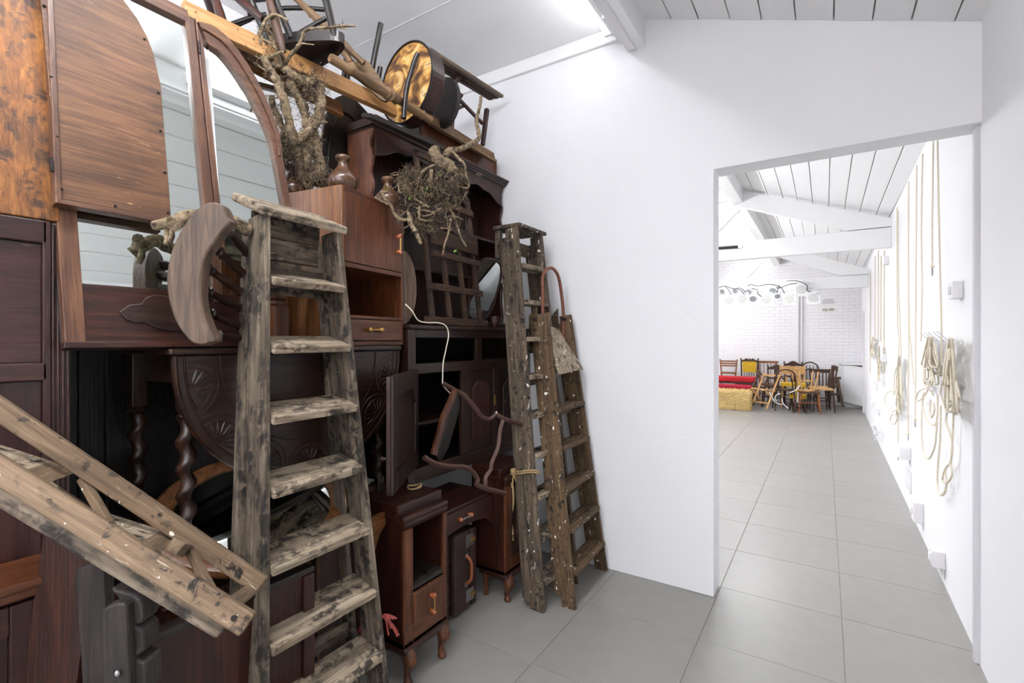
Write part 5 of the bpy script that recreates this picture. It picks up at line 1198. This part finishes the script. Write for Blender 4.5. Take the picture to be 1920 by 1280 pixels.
# --- chairs and stools in a heap
def chair(name, lab, u, Y, rz, style, sz=.45, top=.92, w=.40, d=.40, mat='chairdark', seatm=None, z0=0.0, backm=None, tilt=None, vflip=False, cat='chair', splay=.03):
    g = FP(u, 700, Y); base = V((g.x, g.y, z0)); seatm = seatm or mat; backm = backm or mat
    t = thing(name, lab, cat, base, rz, 'old chairs heaped in the far room')
    T = Mx.Translation(base) @ Mx.Rotation(rz, 4, 'Z')
    if tilt: T = T @ tilt
    h = w / 2; e = d / 2; r = .018
    def B(n, lo, hi, m): return MB(T).box(lo, hi).build(n, m, t, bevel=.003)
    def TB(n, pts, rr, m, k=8): return MB(T).tube(pts, rr, k).build(n, m, t, smooth=60)
    if style in ('hoop', 'stool', 'arch'):
        MB(T).prism([(h * math.cos(2 * math.pi * k / 20), e * math.sin(2 * math.pi * k / 20), sz - .025) for k in range(20)], (0, 0, .03)).build('seat', seatm, t, bevel=.004)
    else: B('seat', (-h, -e, sz - .03), (h, e, sz + (.04 if seatm == 'mustard' else .0)), seatm)
    for sx in (-1, 1):
        for sy in (-1, 1):
            TB('leg', [(sx * (h - .03), sy * (e - .03), sz - .02), (sx * (h - .03 + splay), sy * (e - .03 + splay), 0)], [r, r * .75], mat)
    if style == 'stool':
        TB('ring', [((h - .01) * math.cos(2 * math.pi * k / 16), (e - .01) * math.sin(2 * math.pi * k / 16), sz * .5) for k in range(17)], .009, mat); return t
    for sx in (-1, 1): TB('stretcher', [(sx * (h - .02), -e + .03, sz * .42), (sx * (h - .02), e - .03, sz * .42)], .009, mat)
    TB('stretcher', [(-h + .02, -e + .03, sz * .5), (h - .02, -e + .03, sz * .5)], .009, mat)
    yb = e - .02
    if style in ('hoop', 'arch'):
        for k_, nm in ((1.0, 'hoop'), (.7, 'inner_hoop')):
            hh = (top - sz) * k_; ww = h * (.95 if k_ == 1 else .66)
            TB(nm, smoothpath([(-ww, yb, sz), (-ww * 1.02, yb + .02, sz + hh * .45), (-ww * .8, yb + .05, sz + hh * .85), (0, yb + .06, sz + hh), (ww * .8, yb + .05, sz + hh * .85), (ww * 1.02, yb + .02, sz + hh * .45), (ww, yb, sz)], 4), .014, backm)
        if style == 'arch':
            for k in range(-2, 3): TB('spindle', [(k * h * .3, yb, sz), (k * h * .36, yb + .05, sz + (top - sz) * .86)], .007, backm)
        return t
    for sx in (-1, 1): TB('back_post', [(sx * (h - .02), yb, sz - .02), (sx * (h - .02 + splay), yb + .06, top)], .016, backm)
    H_ = top - sz
    if style == 'ladder':
        for k in (.55, .73, .92): B('back_slat', (-h + .01, yb + .06 * k - .008, sz + H_ * k - .035), (h - .01, yb + .06 * k + .008, sz + H_ * k), backm)
    elif style == 'spindle':
        B('crest_rail', (-h - .05, yb + .04, top - .05), (h + .05, yb + .075, top), backm)
        for k in range(-2, 3): TB('spindle', [(k * h * .38, yb, sz), (k * h * .42, yb + .05, top - .04)], .007, backm)
    elif style == 'panel':
        B('back_pad', (-h + .03, yb + .025, sz + H_ * .42), (h - .03, yb + .06, sz + H_ * .86), 'mustard')
        q = [(-h, top - .10), (h, top - .10), (h, top - .05), (h * .6, top - .03), (h * .45, top), (h * .1, top - .03), (0, top + .01), (-h * .1, top - .03), (-h * .45, top), (-h * .6, top - .03), (-h, top - .05)]
        MB(T).prism([(a, yb + .04, b) for a, b in q], (0, .025, 0)).build('crest_rail', backm, t, bevel=.003)
        for k in range(-2, 3): TB('spindle', [(k * h * .3, yb + .02, sz), (k * h * .3, yb + .03, sz + H_ * .42)], .007, backm)
    elif style == 'crest':
        q = [(-h - .02, top - .10), (h + .02, top - .10), (h + .02, top - .06), (h * .6, top - .04), (h * .3, top), (0, top + .015), (-h * .3, top), (-h * .6, top - .04), (-h - .02, top - .06)]
        MB(T).prism([(a, yb + .045, b) for a, b in q], (0, .025, 0)).build('crest_rail', backm, t, bevel=.003)
        B('splat', (-.05, yb + .02, sz), (.05, yb + .04, top - .09), backm); B('back_rail', (-h, yb + .015, sz + H_ * .3), (h, yb + .035, sz + H_ * .38), backm)
    elif style == 'solid':
        B('back_board', (-h, yb + .03, sz + H_ * .55), (h, yb + .05, top), backm)
        for k in (-.5, 0, .5): B('back_slat', (k * h - .02, yb + .02, sz), (k * h + .02, yb + .035, sz + H_ * .55), backm)
    elif style == 'slat':
        B('crest_rail', (-h, yb + .045, top - .09), (h, yb + .065, top - .01), backm)
        for k in range(-2, 3): B('back_slat', (k * h * .36 - .012, yb + .02, sz), (k * h * .36 + .012, yb + .036, top - .08), backm)
    return t
flipx = lambda sz: Mx.Translation((0, 0, sz)) @ Mx.Rotation(math.pi, 4, 'X')
chair('ladder_chair', 'brown ladder-back chair standing behind the red benches', 1366, 12.75, .15, 'ladder', .69, .99, .36, .34, 'chairbrown')
chair('padded_chair', 'dark carved chair with a mustard padded back behind the red benches', 1401, 12.72, -.1, 'panel', .45, 1.03, .36, .38, 'chairdark')
chair('rail_chair', 'brown spindle chair with a broad flat crest rail in the heap', 1439, 12.8, .1, 'spindle', .45, .97, .36, .38, 'chairbrown')
chair('arched_chair', 'dark chair with an arched carved crest in the heap', 1452, 12.32, -.15, 'crest', .45, .90, .36, .38, 'chairdark')
chair('hoop_chair', 'black bentwood chair with a double hoop back at the front of the heap', 1470, 11.68, math.pi + .2, 'hoop', .44, .86, .38, .38, 'chairdark')
chair('cushion_chair', 'chair with a mustard seat and pale board back in the middle of the heap', 1487, 12.2, .1, 'solid', .50, .89, .46, .40, 'palewood', 'mustard')
chair('post_chair', 'dark chair with tall square back posts in the middle of the heap', 1486, 12.78, .0, 'crest', .45, .97, .34, .36, 'chairdark')
chair('arch_back_chair', 'dark Windsor chair with an arched spindle back in the heap', 1516, 12.85, -.1, 'arch', .45, .96, .38, .38, 'chairdark')
chair('seat_chair', 'brown chair frame carrying the upturned pale stool', 1517, 11.52, .1, 'slat', .43, .46, .36, .36, 'chairbrown', 'chairdark')
chair('pale_stool', 'pale wooden stool upside down on the brown chair', 1512, 11.52, .3, 'stool', .40, .4, .28, .28, 'palewood', None, .435, tilt=flipx(.405), cat='stool', splay=.06)
chair('small_stool', 'tiny dark milking stool at the front of the heap', 1499, 11.40, .2, 'stool', .20, .2, .22, .2, 'chairdark', cat='stool')
chair('mustard_chair', 'low mustard upholstered chair half hidden in the heap', 1496, 11.82, .0, 'solid', .28, .42, .30, .24, 'chairdark', 'mustard', 0, 'mustard')
chair('slat_chair', 'dark slat-back chair at the right of the heap', 1534, 12.42, -.1, 'slat', .47, .84, .36, .38, 'chairdark', 'palewood')
chair('side_chair', 'tall dark chair turned sideways at the right end of the heap', 1541, 11.95, -1.35, 'crest', .47, .94, .36, .38, 'chairdark', 'palewood')
def pix_frame(name, lab, cat, segs, Y0, m, w=.035, th=.03):
    """frame of bars set out on an upright plane; each bar (u0,v0,u1,v1,dy0,dy1)"""
    g = FP(segs[0][1], 768, Y0); t = thing(name, lab, cat, V((g.x, g.y, 0)))
    for n, u0, v0, u1, v1, a, b in segs: board(n, FP(u0, v0, Y0 + a), FP(u1, v1, Y0 + b), w, th, (0, 1, 0), m, t, .004)
    return t
pix_frame('folding_chair', 'pale folding chair with crossed legs at the front left of the heap', 'chair', [('back_leg', 1462, 702, 1437, 767, .05, -.02), ('back_leg', 1433, 700, 1411, 756, .25, .15), ('top_rail', 1430, 703, 1460, 704, .2, .1), ('seat_bar', 1409, 727, 1434, 731, -.1, -.1), ('seat_bar', 1436, 730, 1454, 733, -.05, .1), ('cross_leg', 1409, 728, 1426, 748, -.1, .1), ('cross_leg', 1434, 730, 1452, 752, -.1, .15), ('bottom_rail', 1411, 752, 1442, 756, .1, -.02)], 11.36, 'palewood')
pix_frame('leaning_back', 'dark chair back leaning over beside the folding chair', 'chair', [('post', 1426, 697, 1404, 736, .3, .0), ('post', 1440, 706, 1432, 728, .25, .05), ('rail', 1424, 700, 1440, 707, .3, .25), ('rail', 1412, 722, 1433, 727, .1, .05), ('leg', 1404, 736, 1408, 760, 0, .1), ('leg', 1432, 728, 1428, 762, .05, .1)], 11.75, 'chairdark')
pix_frame('trestle_stool', 'tall brown trestle stool standing alone at the right of the heap', 'stool', [('top_rail', 1554, 708.5, 1577, 708.5, 0, 0), ('leg', 1559, 710, 1555, 760, -.05, -.2), ('leg', 1571, 710, 1580, 762, -.05, -.2), ('leg', 1559, 710, 1556, 752, .1, .25), ('leg', 1569, 710, 1573, 754, .1, .25), ('rung', 1558, 724, 1574, 724, -.1, -.1), ('rung', 1557, 739, 1576, 739, -.15, -.15)], 12.75, 'elm', .05, .045)
# loose cables in the heap
for i, c in enumerate(([(1500, 722), (1494, 730), (1481, 736)], [(1466, 746), (1468, 755), (1474, 762), (1478, 765)], [(1442, 734), (1447, 743), (1452, 752), (1460, 757), (1468, 758)], [(1456, 752), (1453, 745), (1458, 739), (1464, 738)], [(1497, 735), (1496, 750), (1498, 760), (1502, 768)])):
    o = MB().tube(smoothpath([FP(u, v, 11.3 + .02 * i) for u, v in c], 6), .010, 6).build('flex', 'white_plastic', smooth=60)
    tag(o, ['white flex hanging off the bentwood chair seat', 'white flex curling on the floor under the bentwood chair', 'white flex looped over the folding chair leg', 'small white loop of flex at the folding chair', 'white flex hanging in front of the tiny stool'][i], 'cable', 'white flexes in the heap')
# benches
for lab, v0, v1, Y, ua, ub, m in (('scarlet upholstered bench standing behind the crimson one', 706, 716, 12.1, 1300, 1416, 'scarlet'), ('crimson upholstered bench behind the straw bale', 722, 735, 11.75, 1290, 1409, 'crimson')):
    a, b = FP(ua, v0, Y), FP(ub, v0, Y); z1_, z0_ = FP(1380, v0, Y).z, FP(1380, v1, Y).z
    t = thing('bench', lab, 'bench', V(((a.x + b.x) / 2, Y, 0)))
    MB().box((a.x, Y - .02, z0_), (b.x, Y + .32, z1_)).build('cushion', m, t, bevel=.03)
    MB().box((a.x, Y + .0, z0_ - .04), (b.x, Y + .3, z0_)).build('seat_frame', 'chairdark', t, bevel=.004)
    for x in (a.x + .06, b.x - .06):
        for y in (Y + .03, Y + .27): MB().lathe((x, y, 0), (x, y, z0_ - .03), [(0, .014), (.3, .02), (.6, .026), (1, .022)], 10).build('leg', 'chairdark|z', t, smooth=60)
# straw bale
g = FP(1380, 766, 11.35)
a, b = FP(1322, 766, 11.1), FP(1405, 766, 11.3); zt_ = FP(1380, 733, 11.4).z
t = thing('straw_bale', 'rectangular bale of yellow straw on the floor', 'straw bale', V(((a.x + b.x) / 2, 11.45, 0)))
plain('straw', (226, 200, 140), .9, var=.35, bscale=60); plain('straw_dark', (190, 158, 96), .95, var=.4, bscale=30)
x0_, x1_, ya_, yb_ = a.x, b.x, 11.12, 11.52
MB().box((x0_ + .02, ya_ + .02, .0), (x1_ - .02, yb_ - .02, zt_ - .02)).build('core', 'straw_dark', t, bevel=.03)
q = MB()
for _ in range(5200):
    f = random.random()
    if f < .55: c = V((random.uniform(x0_, x1_), ya_ + random.uniform(-.01, .02), random.uniform(.0, zt_)))
    elif f < .8: c = V((random.uniform(x0_, x1_), random.uniform(ya_, yb_), zt_ - random.uniform(-.025, .02)))
    else: c = V((x1_ - random.uniform(-.01, .02), random.uniform(ya_, yb_), random.uniform(.0, zt_)))
    d_ = V((random.gauss(0, 1), random.gauss(0, .35), random.gauss(0, .7))).normalized() * random.uniform(.04, .11)
    c.z = max(c.z, .012); e0, e1_ = c - d_ * .5, c + d_ * .5; e0.z = max(e0.z, .004); e1_.z = max(e1_.z, .004)
    q.tube([e0, e1_], .0042, 3)
tag(q.build('straws', 'straw', t), 'loose straws', kind='stuff')
for x in (x0_ + .25, x1_ - .25): MB().box((x - .004, ya_ - .012, .0), (x + .004, yb_, zt_ + .006)).build('twine', 'jute', t)
# --- rope wall: ropes, hooks, boxes
ROPE = .005
def rope(lab, pix, off=.02, r=ROPE, hook=True, grp='cream ropes on the far right wall', jig=0.0):
    q = MB(); pts = [RW(u, v, off + (random.uniform(0, jig))) for u, v in pix]
    o = q.tube(smoothpath(pts, 5), r, 7).build('rope', 'rope', smooth=70); return tag(o, lab, 'rope', grp)
def clip(parent, u, v):
    c = RW(u, v, .02); MB().tube(smoothpath([c, c + V((0, .012, -.02)), c + V((0, .012, -.05)), c + V((0, -.006, -.055)), c + V((0, -.012, -.03)), c + V((0, 0, -.008))], 4), .003, 6).build('snap_hook', 'steel', parent, smooth=60)
    MB().ball(c, .012, 8).build('knot', 'rope', parent, smooth=80)
o = rope('long straight rope ending in a snap hook above the rope coils', [(1750, 262), (1749, 350), (1748, 420), (1748, 498)]); clip(o, 1748, 500)
rope('rope running down between the two large rope coils', [(1758, 264), (1760, 380), (1762, 480), (1765, 600), (1766, 686)], .03)
o = rope('rope hanging right of the wavy rope to a hook near the floor box', [(1730, 288), (1728, 400), (1728, 470), (1729, 540), (1727, 640)]); 
o = rope('rope ending in a snap hook left of the large coils', [(1719, 310), (1718, 450), (1717, 600), (1717, 700), (1716, 785)]); clip(o, 1716, 787)
o = rope('taut rope down to a triangular hook above the white junction box', [(1704, 340), (1703, 500), (1704, 640), (1703, 740), (1703, 812)]); clip(o, 1703, 813)
rope('looping rope left of the taut rope', [(1703, 390), (1704, 560), (1707, 640), (1712, 700), (1714, 720)])
o = rope('thin rope tail dropping from the middle rope coil', [(1682, 388), (1682, 500), (1683, 600), (1686, 640), (1684, 700), (1684, 850)]); clip(o, 1684, 852)
rope('rope crossing behind the middle coil', [(1684, 395), (1685, 540), (1689, 640), (1688, 670), (1678, 700), (1676, 740)])
for i, (u, vt, vb) in enumerate(((1658, 470, 700), (1652, 480, 640), (1647, 470, 640), (1641, 480, 640), (1632, 505, 700))):
    rope(['first', 'second', 'third', 'fourth', 'fifth'][i] + ' rope counted from the middle coil towards the far corner', [(u, vt), (u - .3, (vt + vb) / 2), (u - .6, vb)], .015, .008)
def coil(lab, u, v0, v1, wid, n, seed, tails=()):
    rs = random.Random(seed); c = RW(u, v0, .03); t = thing('rope_coil', lab, 'rope', RW(u, v1, .03), 0, 'rope coils on the far right wall')
    q = MB()
    for i in range(n):
        a, b = rs.uniform(-1, 1), rs.uniform(-1, 1); vb = v1 - rs.uniform(0, .45) * (v1 - v0) * (1 if i % 3 else .2)
        p = [(u + a * wid * .12, v0), (u + a * wid * .35 - wid * .1, v0 + (vb - v0) * .5), (u + a * wid * .6, vb - 6), (u + (a + b) * wid * .35, vb), (u + b * wid * .6, vb - 8), (u + b * wid * .4, v0 + (vb - v0) * .45), (u + b * wid * .15, v0)]
        q.tube(smoothpath([RW(x, y, .015 + rs.uniform(0, .07)) for x, y in p], 4), ROPE, 6)
    q.build('loops', 'rope', t, smooth=70)
    for p in tails: MB().tube(smoothpath([RW(x, y, .03) for x, y in p], 6), ROPE, 7).build('loose_loop', 'rope', t, smooth=70)
    return t
coil('large rope coil with big loose loops hanging below it', 1744, 632, 724, 30, 12, 3, [[(1748, 700), (1735, 740), (1718, 752), (1722, 735), (1738, 728), (1750, 740)], [(1733, 735), (1730, 760), (1737, 785), (1750, 797), (1757, 785), (1758, 740)], [(1745, 750), (1744, 772), (1747, 782), (1752, 770), (1750, 755)], [(1757, 790), (1754, 830), (1748, 850), (1740, 860), (1731, 845), (1728, 800), (1730, 740)]])
coil('thicker rope coil nearest the doorway with a tangle reaching down the wall', 1783, 634, 775, 26, 13, 5, [[(1776, 770), (1774, 790), (1782, 815), (1786, 840), (1782, 865), (1772, 880), (1767, 900), (1776, 905), (1785, 890), (1782, 870), (1773, 880), (1775, 905), (1772, 920), (1765, 928)], [(1788, 770), (1786, 820), (1783, 870)], [(1764, 760), (1763, 820), (1759, 870), (1758, 905), (1762, 925), (1768, 928), (1774, 918)], [(1764, 705), (1775, 698), (1788, 708), (1790, 725), (1778, 715), (1766, 712)], [(1768, 715), (1764, 740), (1776, 765), (1788, 745), (1789, 720)]])
coil('medium rope coil in the middle of the wall', 1686, 668, 780, 11, 11, 7, [[(1684, 735), (1672, 732), (1660, 742), (1661, 762), (1672, 772), (1684, 765)], [(1686, 770), (1678, 795), (1669, 788), (1674, 776), (1686, 786)]])
coil('narrow rope coil hung third from the far corner', 1648, 648, 715, 5, 8, 9)
coil('rope coil hung nearest the far corner', 1636, 632, 672, 7, 10, 11)
for i, u in enumerate((1741, 1750, 1757, 1767, 1776)):
    v = 640 if i < 3 else 640
    a = RW(u + 4, 640, .0); o = MB().tube([a, a + V((-.055, -.0, .06))], .0028, 8).build('wall_hook', 'grey_jamb', smooth=60); tag(o, ['first', 'second', 'third', 'fourth', 'fifth'][i] + ' slanting steel hook from the left, above the rope coils', 'hook', 'slanting steel wall hooks')
def wbox(name, lab, u, v0, v1, y_w, dep, cat, sub=None):
    a, b = RW(u, v0, 0), RW(u, v1, 0); y = a.y; x = far_x(y)
    t = thing(name, lab, cat, V((x, y, b.z)))
    MB().box((x - dep, y - y_w / 2, b.z), (x + .0, y + y_w / 2, a.z)).build('body', 'white_plastic', t, bevel=.006)
    if sub == 'plug': MB().box((x - dep - .03, y + .02, b.z + .03), (x - dep + .005, y + y_w / 2 - .01, a.z - .03)).build('plug', 'white_plastic', t, bevel=.004)
    if sub == 'switch': MB().box((x - dep - .012, y - .015, (a.z + b.z) / 2 - .02), (x - dep, y + .015, (a.z + b.z) / 2 + .02)).build('switch', 'white_gloss', t, bevel=.002)
    return t
wbox('light_switch', 'white wall box beside the doorway at head height', 1803, 527, 560, .09, .045, 'switch', 'switch')
wbox('socket_box', 'white socket box low on the wall nearest the doorway', 1770, 1030, 1062, .11, .06, 'socket', 'switch')
wbox('socket_box', 'white socket box second from the doorway, low on the wall', 1730, 940, 978, .12, .06, 'socket', 'switch')
wbox('junction_box', 'white junction box under the taut rope', 1706, 835, 860, .16, .08, 'box')
wbox('junction_box', 'white box high on the wall under the tie beam', 1666, 480, 496, .12, .05, 'box')
wbox('junction_box', 'white box at waist height beyond the middle coil', 1662, 664, 678, .15, .05, 'box')
wbox('socket_box', 'white socket box under the narrow rope coil', 1645, 714, 728, .16, .06, 'socket')
wbox('socket_box', 'left of a pair of white sockets low near the far corner', 1640, 752, 763, .2, .06, 'socket'); wbox('socket_box', 'right of a pair of white sockets low near the far corner', 1649, 764, 774, .2, .06, 'socket')
for lab, u, v0, v1, wy in (('white louvred vent low on the wall beyond the sockets', 1705, 878, 918, .26), ('small white vent under the nearest socket box', 1768, 1060, 1078, .12)):
    a, b = RW(u, v0), RW(u, v1); x = far_x(a.y); t = thing('wall_vent', lab, 'vent', V((x, a.y, b.z)))
    MB().box((x - .004, a.y - wy / 2, b.z), (x, a.y + wy / 2, a.z)).build('backing', 'can_inside', t)
    n = 6
    for k in range(n + 1): MB().box((x - .012, a.y - wy / 2, b.z + (a.z - b.z) * k / n - .006), (x - .003, a.y + wy / 2, b.z + (a.z - b.z) * k / n + .006)).build('slat', 'white_gloss', t)
    for k in range(5): MB().box((x - .011, a.y - wy / 2 + wy * k / 4 - .006, b.z), (x - .003, a.y - wy / 2 + wy * k / 4 + .006, a.z)).build('mullion', 'white_gloss', t)
q = MB(); t = thing('cable_heap', 'small heap of white cables and plugs at the foot of the rope wall', 'cables', RW(1645, 828, .02))
for i in range(14):
    c = RW(1645 + random.uniform(-4, 5), 815 + random.uniform(-14, 12), .03 + random.uniform(0, .05)); q.tube(smoothpath([c, c + V((random.uniform(-.05, .0), random.uniform(-.15, .15), random.uniform(-.05, .08))), c + V((random.uniform(-.05, .0), random.uniform(-.15, .15), random.uniform(-.05, .08)))], 4), .008, 6)
q.build('cables', 'white_plastic', t, smooth=60)['kind'] = 'stuff'
